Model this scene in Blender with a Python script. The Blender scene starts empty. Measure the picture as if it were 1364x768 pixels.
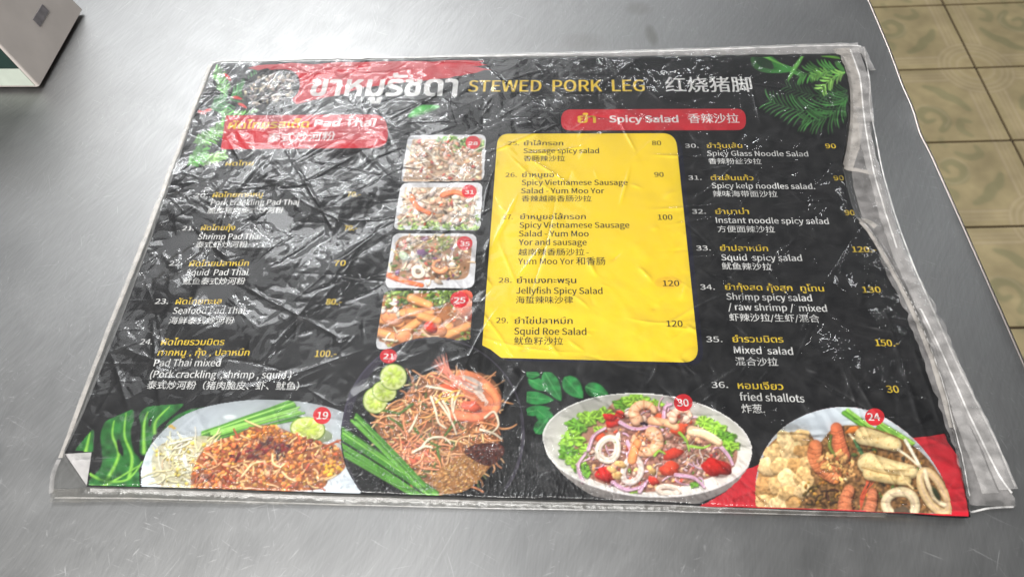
import bpy, math
import numpy as np
from mathutils import Matrix, Vector

S = bpy.context.scene
COL = S.collection
rng = np.random.default_rng(11)

# ------------------------------------------------------------------ camera
# pose recovered from the menu outline (A3) and the 20 cm floor tiles; world unit = 1 m, print plane z = 0
R = np.array([[0.9982531881180281, 0.043087794579998374, -0.04042294361401903],
              [0.01535211914258171, -0.8498683434971623, -0.5267714031309735],
              [-0.05705159813732018, 0.5252306547384439, -0.849045272332611]])
CC = np.array([25.037, -234.264, 324.758])          # camera position in mm
PW, PH, PF = 1364.0, 768.0, 944.426
TT = -R @ CC

cam_d = bpy.data.cameras.new('camera')
cam = bpy.data.objects.new('camera', cam_d)
COL.objects.link(cam)
M = (R.T @ np.diag([1, -1, -1]))
mw = Matrix([[*M[0], CC[0] / 1000], [*M[1], CC[1] / 1000], [*M[2], CC[2] / 1000], [0, 0, 0, 1]])
cam.matrix_world = mw
cam_d.sensor_width = 36.0
cam_d.lens = 36.0 * PF / PW
cam_d.clip_start = 0.01
cam_d.clip_end = 60
cam_d.dof.use_dof = True
cam_d.dof.focus_distance = 0.42
cam_d.dof.aperture_fstop = 15.0
S.camera = cam

# ------------------------------------------------------------------ light
world = bpy.data.worlds.new('World')
S.world = world
world.use_nodes = True
world.node_tree.nodes['Background'].inputs['Color'].default_value = (0.93, 0.97, 1.0, 1)
world.node_tree.nodes['Background'].inputs['Strength'].default_value = 0.12


def area(name, loc, target, sx, sy, power, color=(1, 1, 1)):
    d = bpy.data.lights.new(name, 'AREA')
    d.shape = 'RECTANGLE'
    d.size, d.size_y = sx, sy
    d.energy = power
    d.color = color
    o = bpy.data.objects.new(name, d)
    COL.objects.link(o)
    o.location = loc
    v = Vector(target) - Vector(loc)
    o.rotation_euler = v.to_track_quat('-Z', 'Y').to_euler()
    return o


area('ceiling_lamp', (-0.90, 1.55, 1.72), (0, 0, 0), 0.85, 0.6, 13, (0.97, 0.99, 1.0))
area('added_sheen_light', (-1.02, 1.75, 1.80), (0, 0, 0), 2.0, 1.6, 15, (0.98, 0.99, 1.0))  # unseen wide light, added to lay a soft sheen over the film
area('far_ceiling_lamp', (-0.45, 2.75, 2.0), (0, 0, 0), 1.6, 0.5, 3.5, (0.97, 0.98, 1.0))
area('near_ceiling_lamp', (-0.45, -1.15, 1.8), (0, 0, 0), 1.7, 0.8, 86, (1.0, 0.98, 0.95))
area('added_glint_light', (-0.95, 1.75, 1.70), (-0.05, 0, 0), 1.2, 0.035, 6.0, (0.96, 0.98, 1.0))  # from here on: unseen narrow lights, added to make the film creases glint
area('added_glint_light', (0.35, 2.75, 1.95), (0, 0, 0), 1.2, 0.035, 5.0, (0.96, 0.98, 1.0))
area('added_glint_light', (1.75, 1.7, 1.9), (0, 0, 0), 0.035, 1.2, 4.0, (0.96, 0.98, 1.0))
area('added_glint_light', (-0.35, 0.05, 1.9), (0, 0, 0), 1.2, 0.035, 4.0, (0.96, 0.98, 1.0))

S.view_settings.view_transform = 'Standard'
S.view_settings.look = 'None'
S.view_settings.exposure = 0.0
S.view_settings.gamma = 1.0
S.view_settings.use_curve_mapping = False
S.cycles.use_denoising = True
S.cycles.transparent_max_bounces = 16
S.cycles.max_bounces = 8
S.cycles.sample_clamp_indirect = 4.0


# ------------------------------------------------------------------ helpers
def P(x, y, z=0.0):
    """photo pixel -> point in mm on the level z"""
    d = R.T @ np.array([(x - PW / 2) / PF, (y - PH / 2) / PF, 1.0])
    s = (z - CC[2]) / d[2]
    return CC + s * d


def fwd(X, Y, Z=0.0):
    """points in mm -> photo pixels (arrays)"""
    c0 = R[0, 0] * X + R[0, 1] * Y + R[0, 2] * Z + TT[0]
    c1 = R[1, 0] * X + R[1, 1] * Y + R[1, 2] * Z + TT[1]
    c2 = R[2, 0] * X + R[2, 1] * Y + R[2, 2] * Z + TT[2]
    return PW / 2 + PF * c0 / c2, PH / 2 + PF * c1 / c2


def lin(c):
    c = np.clip(np.asarray(c, float) / 255.0, 0, 1)
    return np.where(c <= 0.04045, c / 12.92, ((c + 0.055) / 1.055) ** 2.4)


def link(name, me, mat=None, parent=None):
    o = bpy.data.objects.new(name, me)
    COL.objects.link(o)
    if mat is not None:
        me.materials.append(mat)
    if parent is not None:
        o.parent = parent
    return o


def mesh(verts, faces, smooth=False):
    me = bpy.data.meshes.new('mesh')
    me.from_pydata([tuple(v) for v in verts], [], [tuple(f) for f in faces])
    if smooth:
        me.polygons.foreach_set('use_smooth', np.ones(len(me.polygons), bool))
    me.update()
    return me


def grid_mesh(V, quads, colors=None, smooth=True):
    """V (n,3) in metres, quads (m,4) indices - fast path"""
    me = bpy.data.meshes.new('mesh')
    n, m = len(V), len(quads)
    me.vertices.add(n)
    me.vertices.foreach_set('co', np.ascontiguousarray(V, np.float32).ravel())
    me.loops.add(m * 4)
    me.loops.foreach_set('vertex_index', np.ascontiguousarray(quads, np.int32).ravel())
    me.polygons.add(m)
    me.polygons.foreach_set('loop_start', np.arange(0, m * 4, 4, dtype=np.int32))
    me.polygons.foreach_set('use_smooth', np.full(m, smooth, bool))
    me.update(calc_edges=True)
    if colors is not None:
        a = me.color_attributes.new('Col', 'FLOAT_COLOR', 'POINT')
        rgba = np.ones((n, 4), np.float32)
        rgba[:, :3] = colors
        a.data.foreach_set('color', rgba.ravel())
    return me


def inside(px, py, poly):
    poly = np.asarray(poly, float)
    r = np.zeros(np.shape(px), bool)
    j = len(poly) - 1
    for i in range(len(poly)):
        xi, yi = poly[i]
        xj, yj = poly[j]
        c = ((yi > py) != (yj > py)) & (px < (xj - xi) * (py - yi) / (yj - yi + 1e-12) + xi)
        r ^= c
        j = i
    return r


def catmull(pts, n=8, closed=False):
    pts = [np.asarray(p, float) for p in pts]
    out = []
    N = len(pts)
    rngi = range(N if closed else N - 1)
    for i in rngi:
        p0 = pts[(i - 1) % N] if closed or i > 0 else pts[0]
        p1 = pts[i]
        p2 = pts[(i + 1) % N]
        p3 = pts[(i + 2) % N] if closed or i + 2 < N else pts[-1]
        for k in range(n):
            t = k / n
            out.append(0.5 * ((2 * p1) + (-p0 + p2) * t + (2 * p0 - 5 * p1 + 4 * p2 - p3) * t * t + (-p0 + 3 * p1 - 3 * p2 + p3) * t ** 3))
    if not closed:
        out.append(pts[-1])
    return np.array(out)


# ------------------------------------------------------------------ materials
def new_mat(name):
    m = bpy.data.materials.new(name)
    m.use_nodes = True
    nt = m.node_tree
    nt.nodes.clear()
    out = nt.nodes.new('ShaderNodeOutputMaterial')
    return m, nt, nt.nodes.new, nt.links.new, out


def principled(name, color, rough=0.5, metallic=0.0, spec=0.5, noise=0.0, nscale=60.0, bump=0.0):
    m, nt, N, L, out = new_mat(name)
    b = N('ShaderNodeBsdfPrincipled')
    b.inputs['Roughness'].default_value = rough
    b.inputs['Metallic'].default_value = metallic
    b.inputs['Specular IOR Level'].default_value = spec
    L(b.outputs[0], out.inputs['Surface'])
    c = lin(color)
    if noise:
        tc = N('ShaderNodeTexCoord')
        nz = N('ShaderNodeTexNoise')
        nz.inputs['Scale'].default_value = nscale
        nz.inputs['Detail'].default_value = 6
        L(tc.outputs['Object'], nz.inputs['Vector'])
        cr = N('ShaderNodeValToRGB')
        cr.color_ramp.elements[0].position = 0.3
        cr.color_ramp.elements[1].position = 0.7
        cr.color_ramp.elements[0].color = (*(c * (1 - noise)), 1)
        cr.color_ramp.elements[1].color = (*np.clip(c * (1 + noise), 0, 1), 1)
        L(nz.outputs['Fac'], cr.inputs['Fac'])
        L(cr.outputs['Color'], b.inputs['Base Color'])
        if bump:
            bp = N('ShaderNodeBump')
            bp.inputs['Strength'].default_value = bump
            bp.inputs['Distance'].default_value = 0.001
            L(nz.outputs['Fac'], bp.inputs['Height'])
            L(bp.outputs[0], b.inputs['Normal'])
    else:
        b.inputs['Base Color'].default_value = (*c, 1)
    return m


def print_mat():
    """ink on coated paper: the printed colour is stored per vertex"""
    m, nt, N, L, out = new_mat('printed_photo_ink')
    b = N('ShaderNodeBsdfPrincipled')
    b.inputs['Roughness'].default_value = 0.45
    b.inputs['Specular IOR Level'].default_value = 0.1
    a = N('ShaderNodeAttribute')
    a.attribute_name = 'Col'
    L(a.outputs['Color'], b.inputs['Base Color'])
    L(b.outputs[0], out.inputs['Surface'])
    return m


def steel_mat():
    m, nt, N, L, out = new_mat('scratched_stainless_steel')
    b = N('ShaderNodeBsdfPrincipled')
    b.inputs['Metallic'].default_value = 1.0
    tc = N('ShaderNodeTexCoord')

    wn = N('ShaderNodeTexNoise')
    wn.inputs['Scale'].default_value = 12
    wn.inputs['Detail'].default_value = 1
    L(tc.outputs['Object'], wn.inputs['Vector'])
    wsc = N('ShaderNodeVectorMath')
    wsc.operation = 'SCALE'
    wsc.inputs['Scale'].default_value = 0.02
    L(wn.outputs['Color'], wsc.inputs[0])
    warp = N('ShaderNodeVectorMath')
    L(tc.outputs['Object'], warp.inputs[0])
    L(wsc.outputs[0], warp.inputs[1])

    def stretched(rot, sc, scale, detail=3.0):
        mp = N('ShaderNodeMapping')
        mp.vector_type = 'TEXTURE'
        mp.inputs['Rotation'].default_value = (0, 0, rot)
        mp.inputs['Scale'].default_value = tuple(1.0 / v for v in sc)
        L(warp.outputs[0] if scale > 100 else tc.outputs['Object'], mp.inputs['Vector'])
        nz = N('ShaderNodeTexNoise')
        nz.inputs['Scale'].default_value = scale
        nz.inputs['Detail'].default_value = detail
        L(mp.outputs[0], nz.inputs['Vector'])
        return nz.outputs['Fac']

    def math_(op, a, b_=None, c=None):
        n = N('ShaderNodeMath')
        n.operation = op
        for i, v in enumerate((a, b_, c)):
            if v is None:
                continue
            if isinstance(v, (int, float)):
                n.inputs[i].default_value = v
            else:
                L(v, n.inputs[i])
        return n.outputs[0]

    def ramp(v, a, b_, lo=0.0, hi=1.0):
        n = N('ShaderNodeMapRange')
        n.inputs['From Min'].default_value = a
        n.inputs['From Max'].default_value = b_
        n.inputs['To Min'].default_value = lo
        n.inputs['To Max'].default_value = hi
        L(v, n.inputs['Value'])
        return n.outputs[0]

    brush = stretched(-0.12, (1.0, 0.02, 1), 1500, 3)
    brush2 = stretched(-0.5, (1.0, 0.03, 1), 700, 3)
    sc1 = ramp(stretched(0.35, (1.0, 0.014, 1), 1700, 1), 0.71, 0.79)
    sc2 = ramp(stretched(-0.5, (1.0, 0.010, 1), 1500, 1), 0.72, 0.80)
    sc3 = ramp(stretched(1.15, (1.0, 0.012, 1), 1800, 1), 0.71, 0.79)
    sc4 = ramp(stretched(-1.25, (1.0, 0.016, 1), 1600, 1), 0.72, 0.80)
    scr = math_('MAXIMUM', math_('MAXIMUM', sc1, sc2), math_('MAXIMUM', sc3, sc4))
    cloud = stretched(0.3, (1, 1, 1), 9, 6)
    fine = stretched(0, (1, 1, 1), 55, 5)
    scr = math_('MULTIPLY', scr, ramp(stretched(0.5, (1, 0.7, 1), 22, 3), 0.38, 0.62, 0.25, 1.0))
    # wear and smudges: base tint and gloss vary together
    mix = N('ShaderNodeValToRGB')
    mix.color_ramp.elements[0].position = 0.28
    mix.color_ramp.elements[1].position = 0.72
    mix.color_ramp.elements[0].color = (0.285, 0.285, 0.283, 1)
    mix.color_ramp.elements[1].color = (0.335, 0.335, 0.333, 1)
    L(cloud, mix.inputs['Fac'])
    add = N('ShaderNodeMix')
    add.data_type = 'RGBA'
    L(math_('MULTIPLY', scr, 0.3), add.inputs['Factor'])
    L(mix.outputs[0], add.inputs[6])
    add.inputs[7].default_value = (0.78, 0.78, 0.78, 1)
    # two dark smudges near the far edge
    sep = N('ShaderNodeSeparateXYZ')
    L(tc.outputs['Object'], sep.inputs[0])
    hv = N('ShaderNodeHueSaturation')
    L(math_('ADD', 0.74, math_('ADD', math_('MULTIPLY', brush, 0.26), math_('MULTIPLY', brush2, 0.26))), hv.inputs['Value'])
    L(add.outputs[2], hv.inputs['Color'])
    last = hv.outputs[0]
    for (px, py, rx, ry, k, ang) in ((868, 47, 4.0, 11, 0.5, -0.15), (1003, 74, 2.6, 2.2, 0.35, 0), (775, 55, 14, 9, 0.22, 0), (850, 12, 9, 7, 0.3, 0)):
        q = P(px, py, -3) / 1000
        ca, sa = math.cos(ang), math.sin(ang)
        dx = math_('SUBTRACT', sep.outputs[0], float(q[0]))
        dy = math_('SUBTRACT', sep.outputs[1], float(q[1]))
        u = math_('ADD', math_('MULTIPLY', dx, ca * 1000 / rx), math_('MULTIPLY', dy, -sa * 1000 / rx))
        v = math_('ADD', math_('MULTIPLY', dx, sa * 1000 / ry), math_('MULTIPLY', dy, ca * 1000 / ry))
        d2 = math_('ADD', math_('MULTIPLY', u, u), math_('MULTIPLY', v, v))
        d2 = math_('ADD', d2, math_('MULTIPLY', math_('SUBTRACT', fine, 0.5), 1.2))
        f = math_('MULTIPLY', ramp(d2, 1.5, 0.2), k)
        mx = N('ShaderNodeMix')
        mx.data_type = 'RGBA'
        L(f, mx.inputs['Factor'])
        L(last, mx.inputs[6])
        mx.inputs[7].default_value = (0.16, 0.15, 0.14, 1)
        last = mx.outputs[2]
    L(last, b.inputs['Base Color'])
    r0 = ramp(cloud, 0.3, 0.7, 0.37, 0.44)
    r1 = math_('ADD', r0, math_('MULTIPLY', ramp(fine, 0.3, 0.7), 0.05))
    L(math_('ADD', r1, math_('MULTIPLY', scr, 0.12)), b.inputs['Roughness'])
    h = math_('ADD', math_('MULTIPLY', brush, 0.16), math_('MULTIPLY', scr, 0.2))
    bp = N('ShaderNodeBump')
    bp.inputs['Strength'].default_value = 0.35
    bp.inputs['Distance'].default_value = 0.0002
    L(h, bp.inputs['Height'])
    bp2 = N('ShaderNodeBump')
    bp2.inputs['Strength'].default_value = 0.02
    bp2.inputs['Distance'].default_value = 0.004
    L(stretched(0.2, (1, 0.6, 1), 14, 2), bp2.inputs['Height'])
    L(bp.outputs[0], bp2.inputs['Normal'])
    L(bp2.outputs[0], b.inputs['Normal'])
    L(b.outputs[0], out.inputs['Surface'])
    return m


def film_mat(name, haze, gloss=1.0, rough=0.1, tint=(0.97, 0.97, 0.96), haze_col=(0.62, 0.61, 0.60), fine=0.12, hz_noise=0.0, broad=0.40):
    """clear plastic film: see-through, with a fresnel gloss and a little milkiness"""
    m, nt, N, L, out = new_mat(name)
    tc = N('ShaderNodeTexCoord')
    nz = N('ShaderNodeTexNoise')
    nz.inputs['Scale'].default_value = 900
    nz.inputs['Detail'].default_value = 3
    L(tc.outputs['Object'], nz.inputs['Vector'])
    bp = N('ShaderNodeBump')
    bp.inputs['Strength'].default_value = fine
    bp.inputs['Distance'].default_value = 0.0004
    L(nz.outputs['Fac'], bp.inputs['Height'])
    tr = N('ShaderNodeBsdfTransparent')
    tr.inputs['Color'].default_value = (*tint, 1)
    df = N('ShaderNodeBsdfDiffuse')
    df.inputs['Color'].default_value = (*haze_col, 1)
    mx = N('ShaderNodeMixShader')
    mx.inputs[0].default_value = haze
    if hz_noise:
        n2 = N('ShaderNodeTexNoise')
        n2.inputs['Scale'].default_value = 160
        n2.inputs['Detail'].default_value = 5
        L(tc.outputs['Object'], n2.inputs['Vector'])
        mr = N('ShaderNodeMapRange')
        mr.inputs['From Min'].default_value = 0.3
        mr.inputs['From Max'].default_value = 0.7
        mr.inputs['To Min'].default_value = max(0, haze - hz_noise)
        mr.inputs['To Max'].default_value = haze + hz_noise
        L(n2.outputs['Fac'], mr.inputs['Value'])
        L(mr.outputs[0], mx.inputs[0])
    L(tr.outputs[0], mx.inputs[1])
    L(df.outputs[0], mx.inputs[2])
    g1 = N('ShaderNodeBsdfGlossy')
    g1.inputs['Roughness'].default_value = rough
    L(bp.outputs[0], g1.inputs['Normal'])
    g2 = N('ShaderNodeBsdfGlossy')
    g2.inputs['Roughness'].default_value = broad
    L(bp.outputs[0], g2.inputs['Normal'])
    gl = N('ShaderNodeMixShader')
    gl.inputs[0].default_value = 0.58
    L(g1.outputs[0], gl.inputs[1])
    L(g2.outputs[0], gl.inputs[2])
    fr = N('ShaderNodeFresnel')
    fr.inputs['IOR'].default_value = 1.5
    L(bp.outputs[0], fr.inputs['Normal'])
    mu = N('ShaderNodeMath')
    mu.operation = 'MULTIPLY'
    mu.use_clamp = True
    mu.inputs[1].default_value = gloss
    L(fr.outputs[0], mu.inputs[0])
    m2 = N('ShaderNodeMixShader')
    L(mu.outputs[0], m2.inputs[0])
    L(mx.outputs[0], m2.inputs[1])
    L(gl.outputs[0], m2.inputs[2])
    L(m2.outputs[0], out.inputs['Surface'])
    return m


BLACK = np.array([20, 20, 23.0])
M_PRINT = print_mat()
M_CARD = principled('black_printed_card', BLACK, 0.5, spec=0.1, noise=0.12, nscale=40)
M_PAPER = principled('white_card_back', (190, 187, 188), 0.6, noise=0.12, nscale=120)
M_YELLOW = principled('yellow_ink', (238, 211, 46), 0.45, spec=0.25, noise=0.01, nscale=30)
M_RED = principled('red_ink', (196, 38, 52), 0.45, spec=0.25, noise=0.05, nscale=30)
M_BADGE = principled('badge_red_ink', (205, 32, 44), 0.45, spec=0.25)
INK = {'W': principled('white_ink', (222, 222, 222), 0.45, spec=0.25),
       'Y': principled('yellow_lettering_ink', (228, 196, 52), 0.45, spec=0.25),
       'K': principled('black_lettering_ink', (30, 28, 24), 0.45, spec=0.25)}
M_STEEL = steel_mat()
M_FILM = film_mat('clear_plastic_film', 0.008, 1.7, 0.085, fine=0.0, hz_noise=0.008)
M_MILK = film_mat('milky_plastic_seam', 0.23, 0.9, 0.12, haze_col=(0.80, 0.77, 0.755), fine=0.25, hz_noise=0.10)
M_EDGE = film_mat('bright_plastic_edge', 0.55, 1.2, 0.12, haze_col=(0.82, 0.80, 0.78), fine=0.5, hz_noise=0.3)
M_HAZE = film_mat('hazy_plastic_margin', 0.15, 0.9, 0.12, haze_col=(0.80, 0.76, 0.745), fine=0.25, hz_noise=0.08)
M_DIRTY = film_mat('grimy_plastic_seam', 0.24, 1.0, 0.15, haze_col=(0.22, 0.21, 0.19), fine=0.4, hz_noise=0.18)
M_CREAM = film_mat('cream_plastic_fold', 0.36, 1.0, 0.18, haze_col=(0.68, 0.63, 0.58), fine=0.25, hz_noise=0.12)

# ------------------------------------------------------------------ painter for the printed photographs
def smooth_noise(h, w, cell, seed=0):
    r = np.random.default_rng(seed)
    gh, gw = int(h / cell) + 3, int(w / cell) + 3
    g = r.random((gh, gw))
    yy, xx = np.arange(h) / cell, np.arange(w) / cell
    y0, x0 = yy.astype(int), xx.astype(int)
    fy, fx = (yy - y0)[:, None], (xx - x0)[None]
    fy, fx = fy * fy * (3 - 2 * fy), fx * fx * (3 - 2 * fx)
    a, b = g[y0][:, x0], g[y0][:, x0 + 1]
    c, d = g[y0 + 1][:, x0], g[y0 + 1][:, x0 + 1]
    return (a * (1 - fx) + b * fx) * (1 - fy) + (c * (1 - fx) + d * fx) * fy


class Canvas:
    def __init__(s, x0, y0, x1, y1, bg=BLACK, k=2.5):
        s.x0, s.y0, s.k = x0, y0, k
        s.w, s.h = int((x1 - x0) * k), int((y1 - y0) * k)
        s.a = np.empty((s.h, s.w, 3))
        s.a[:] = bg
        s.clip = None

    def win(s, xa, ya, xb, yb):
        i0, i1 = max(0, int((ya - s.y0) * s.k) - 1), min(s.h, int((yb - s.y0) * s.k) + 2)
        j0, j1 = max(0, int((xa - s.x0) * s.k) - 1), min(s.w, int((xb - s.x0) * s.k) + 2)
        if i0 >= i1 or j0 >= j1:
            return None
        Y = (np.arange(i0, i1)[:, None] + 0.5) / s.k + s.y0
        X = (np.arange(j0, j1)[None] + 0.5) / s.k + s.x0
        return slice(i0, i1), slice(j0, j1), X, Y

    def put(s, sl, al, col):
        if s.clip is not None:
            al = al * s.clip[sl]
        al = np.clip(al, 0, 1)[..., None]
        s.a[sl] = s.a[sl] * (1 - al) + np.clip(col, 0, 255) * al

    def ell(s, cx, cy, rx, ry, ang=0, col=(255, 255, 255), sh=0.25, al=1.0, wob=0.0, soft=0.5, edge=0.0):
        r = max(rx, ry) * (1 + wob) + 1
        W = s.win(cx - r, cy - r, cx + r, cy + r)
        if W is None:
            return
        i, j, X, Y = W
        c, n = math.cos(ang), math.sin(ang)
        u = ((X - cx) * c + (Y - cy) * n) / rx
        v = (-(X - cx) * n + (Y - cy) * c) / ry
        d = np.sqrt(u * u + v * v)
        if wob:
            t = np.arctan2(v, u)
            p = rng.random(3) * 6.28
            d = d / (1 + wob * (0.5 * np.sin(2 * t + p[0]) + 0.35 * np.sin(3 * t + p[1]) + 0.3 * np.sin(5 * t + p[2])))
        A = np.clip((1 - d) * min(rx, ry) / soft, 0, 1) * al
        g = 1 + sh * (-(Y - cy) / max(rx, ry) * 0.9 - (X - cx) / max(rx, ry) * 0.4 - 0.6 * d * d + 0.25)
        if edge:
            g = g * (1 - edge * np.clip((d - 0.78) / 0.22, 0, 1))
        s.put((i, j), A, np.asarray(col, float) * g[..., None])

    def poly(s, pts, col, al=1.0, sh=None):
        pts = np.asarray(pts, float)
        W = s.win(*pts.min(0), *pts.max(0))
        if W is None:
            return
        i, j, X, Y = W
        m = inside(X + 0 * Y, Y + 0 * X, pts).astype(float)
        mm = m.copy()
        if min(m.shape) > 3:
            p = np.pad(m, 1, mode='edge')
            mm = (p[:-2, 1:-1] + p[2:, 1:-1] + p[1:-1, :-2] + p[1:-1, 2:] + 2 * m) / 6
        c = np.asarray(col, float) + np.zeros(m.shape + (3,))
        if sh is not None:
            c = c * sh(X + 0 * Y, Y + 0 * X)[..., None]
        s.put((i, j), mm * al, c)

    def stroke(s, pts, w0, w1, col, hl=0.3, al=1.0, mid=None):
        pts = np.asarray(pts, float)
        n = len(pts) - 1
        wm = max(w0, w1, mid or 0) + 1
        W = s.win(pts[:, 0].min() - wm, pts[:, 1].min() - wm, pts[:, 0].max() + wm, pts[:, 1].max() + wm)
        if W is None:
            return
        i, j, X, Y = W
        best = np.full((X + Y).shape, 1e9)
        dist = best.copy()
        ww = best.copy()
        gy = np.zeros(best.shape)
        for q in range(n):
            a, b = pts[q], pts[q + 1]
            d = b - a
            t = np.clip(((X - a[0]) * d[0] + (Y - a[1]) * d[1]) / (d @ d + 1e-9), 0, 1)
            ex, ey = X - a[0] - t * d[0], Y - a[1] - t * d[1]
            ds = np.sqrt(ex * ex + ey * ey)
            tt = (q + t) / n
            w = w0 + (w1 - w0) * tt
            if mid:
                w = w + (mid - (w0 + w1) / 2) * 4 * tt * (1 - tt)
            m = ds - w < best
            best = np.where(m, ds - w, best)
            dist = np.where(m, ds, dist)
            ww = np.where(m, w, ww)
            gy = np.where(m, ey + 0.6 * ex, gy)
        A = np.clip(-best * 1.6 + 0.3, 0, 1) * al
        ww = np.maximum(ww, 0.2)
        g = 1 + hl * (0.45 - (np.minimum(dist / ww, 1.2)) ** 2 - 0.4 * gy / ww)
        s.put((i, j), A, np.asarray(col, float) * g[..., None])

    def texture(s, amt, cell=3.0, poly=None, seed=1):
        f = 1 + amt * ((smooth_noise(s.h, s.w, cell * s.k, seed) - 0.5) * 1.2 + (smooth_noise(s.h, s.w, cell * s.k / 3, seed + 9) - 0.5) * 0.8)
        if poly is not None:
            X = (np.arange(s.w)[None] + 0.5) / s.k + s.x0 + np.zeros((s.h, 1))
            Y = (np.arange(s.h)[:, None] + 0.5) / s.k + s.y0 + np.zeros((1, s.w))
            f = np.where(inside(X, Y, poly), f, 1)
        s.a = np.clip(s.a * f[..., None], 0, 255)

    def set_clip(s, pts):
        X = (np.arange(s.w)[None] + 0.5) / s.k + s.x0 + np.zeros((s.h, 1))
        Y = (np.arange(s.h)[:, None] + 0.5) / s.k + s.y0 + np.zeros((1, s.w))
        s.clip = inside(X, Y, pts).astype(float)
        p = np.pad(s.clip, 1, mode='edge')
        s.clip = (p[:-2, 1:-1] + p[2:, 1:-1] + p[1:-1, :-2] + p[1:-1, 2:] + 2 * s.clip) / 6

    def sample(s, px, py):
        x = np.clip((px - s.x0) * s.k - 0.5, 0, s.w - 1.001)
        y = np.clip((py - s.y0) * s.k - 0.5, 0, s.h - 1.001)
        i, j = y.astype(int), x.astype(int)
        fy, fx = (y - i)[:, None], (x - j)[:, None]
        a = s.a
        return (a[i, j] * (1 - fx) + a[i, j + 1] * fx) * (1 - fy) + (a[i + 1, j] * (1 - fx) + a[i + 1, j + 1] * fx) * fy


def patch(name, outline, cv, z, parent, pitch=0.42, soft=2):
    """a flat printed area: fine grid in the print plane, its ink colours stored per vertex"""
    gy_ = cv.a @ np.array([0.3, 0.59, 0.11])
    cv.a = cv.a * 0.97 + gy_[..., None] * 0.03
    for _ in range(soft):
        p = np.pad(cv.a, ((1, 1), (1, 1), (0, 0)), mode='edge')
        cv.a = (p[:-2, 1:-1] + p[2:, 1:-1] + p[1:-1, :-2] + p[1:-1, 2:] + 2 * cv.a) / 6
    o3 = np.array([P(*q)[:2] for q in outline])
    lo, hi = o3.min(0), o3.max(0)
    xs, ys = np.arange(lo[0], hi[0] + pitch, pitch), np.arange(lo[1], hi[1] + pitch, pitch)
    X, Y = np.meshgrid(xs, ys)
    m = inside(X, Y, o3)
    cell = m[:-1, :-1] & m[1:, :-1] & m[:-1, 1:] & m[1:, 1:]
    ids = np.arange(X.size).reshape(X.shape)
    q = np.stack([ids[:-1, :-1][cell], ids[:-1, 1:][cell], ids[1:, 1:][cell], ids[1:, :-1][cell]], 1)
    used, inv = np.unique(q, return_inverse=True)
    q = inv.reshape(q.shape)
    x, y = X.ravel()[used], Y.ravel()[used]
    px, py = fwd(x, y)
    c = lin(cv.sample(px, py))
    V = np.stack([x / 1000, y / 1000, np.full(len(x), z / 1000)], 1)
    return link(name, grid_mesh(V, q, c, smooth=False), M_PRINT, parent)


def flat(name, outline, z, mat, parent, thick=0.0):
    pts = [P(*q)[:2] / 1000 for q in outline]
    n = len(pts)
    A = sum(pts[i][0] * pts[(i + 1) % n][1] - pts[(i + 1) % n][0] * pts[i][1] for i in range(n))
    if A < 0:
        pts = pts[::-1]
    v = [(p[0], p[1], z / 1000) for p in pts]
    f = [tuple(range(n))]
    if thick:
        v += [(p[0], p[1], (z - thick) / 1000) for p in pts]
        f += [tuple(range(2 * n - 1, n - 1, -1))]
        f += [(i + n, (i + 1) % n + n, (i + 1) % n, i) for i in range(n)]
    return link(name, mesh(v, f), mat, parent)


def rounded(quad, r, n=7):
    """quad corners in pixels (tl, tr, br, bl) with rounded corners"""
    out = []
    q = [np.asarray(p, float) for p in quad]
    for i in range(4):
        p, a, b = q[i], q[i - 1], q[(i + 1) % 4]
        da, db = (a - p) / np.linalg.norm(a - p), (b - p) / np.linalg.norm(b - p)
        rr = r[i] if isinstance(r, (list, tuple)) else r
        s_, e_ = p + da * rr, p + db * rr
        for k in range(n + 1):
            t = k / n
            out.append(s_ * (1 - t) ** 2 + 2 * p * t * (1 - t) + e_ * t * t)
    return out


FONT = None
try:
    import os
    FONT = bpy.data.fonts.load(os.path.join(bpy.utils.system_resource('DATAFILES'), 'fonts', 'Noto Sans CJK Regular.woff2'))
except Exception as e:
    print('font', e)


ADV = {' ': 0.0784, '(': 0.1183, ')': 0.1183, ',': 0.0973, '-': 0.1215, '.': 0.0973, '/': 0.1373, 'D': 0.2409, 'E': 0.2062, 'G': 0.2412, 'I': 0.1026, 'J': 0.1873, 'K': 0.2262,
       'L': 0.1901, 'M': 0.2843, 'N': 0.2532, 'O': 0.2598, 'P': 0.2216, 'R': 0.2223, 'S': 0.2087, 'T': 0.2097, 'V': 0.2013, 'W': 0.3074, 'Y': 0.1859, 'a': 0.1971, 'c': 0.1786, 'd': 0.2171,
       'e': 0.194, 'f': 0.1138, 'g': 0.1975, 'h': 0.2125, 'i': 0.0963, 'k': 0.1933, 'l': 0.0994, 'm': 0.3242, 'n': 0.2136, 'o': 0.2122, 'p': 0.2171, 'q': 0.2171, 'r': 0.1359, 's': 0.1639,
       't': 0.132, 'u': 0.2125, 'w': 0.2808, 'x': 0.1744, 'y': 0.1824}
ADV.update({d: 0.1943 for d in '0123456789'})
GLYPH = {}


def raw_text(s, font=None):
    c = bpy.data.curves.new('text', 'FONT')
    c.body = s
    if font is not None:
        c.font = font
    c.size = 1.0
    c.resolution_u = 3
    o = bpy.data.objects.new('text', c)
    me = bpy.data.meshes.new_from_object(o)
    bpy.data.objects.remove(o)
    bpy.data.curves.remove(c)
    n = len(me.vertices)
    co = np.empty(n * 3, np.float32)
    me.vertices.foreach_get('co', co)
    fs = [tuple(p.vertices) for p in me.polygons]
    bpy.data.meshes.remove(me)
    return co.reshape(-1, 3), fs


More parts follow.
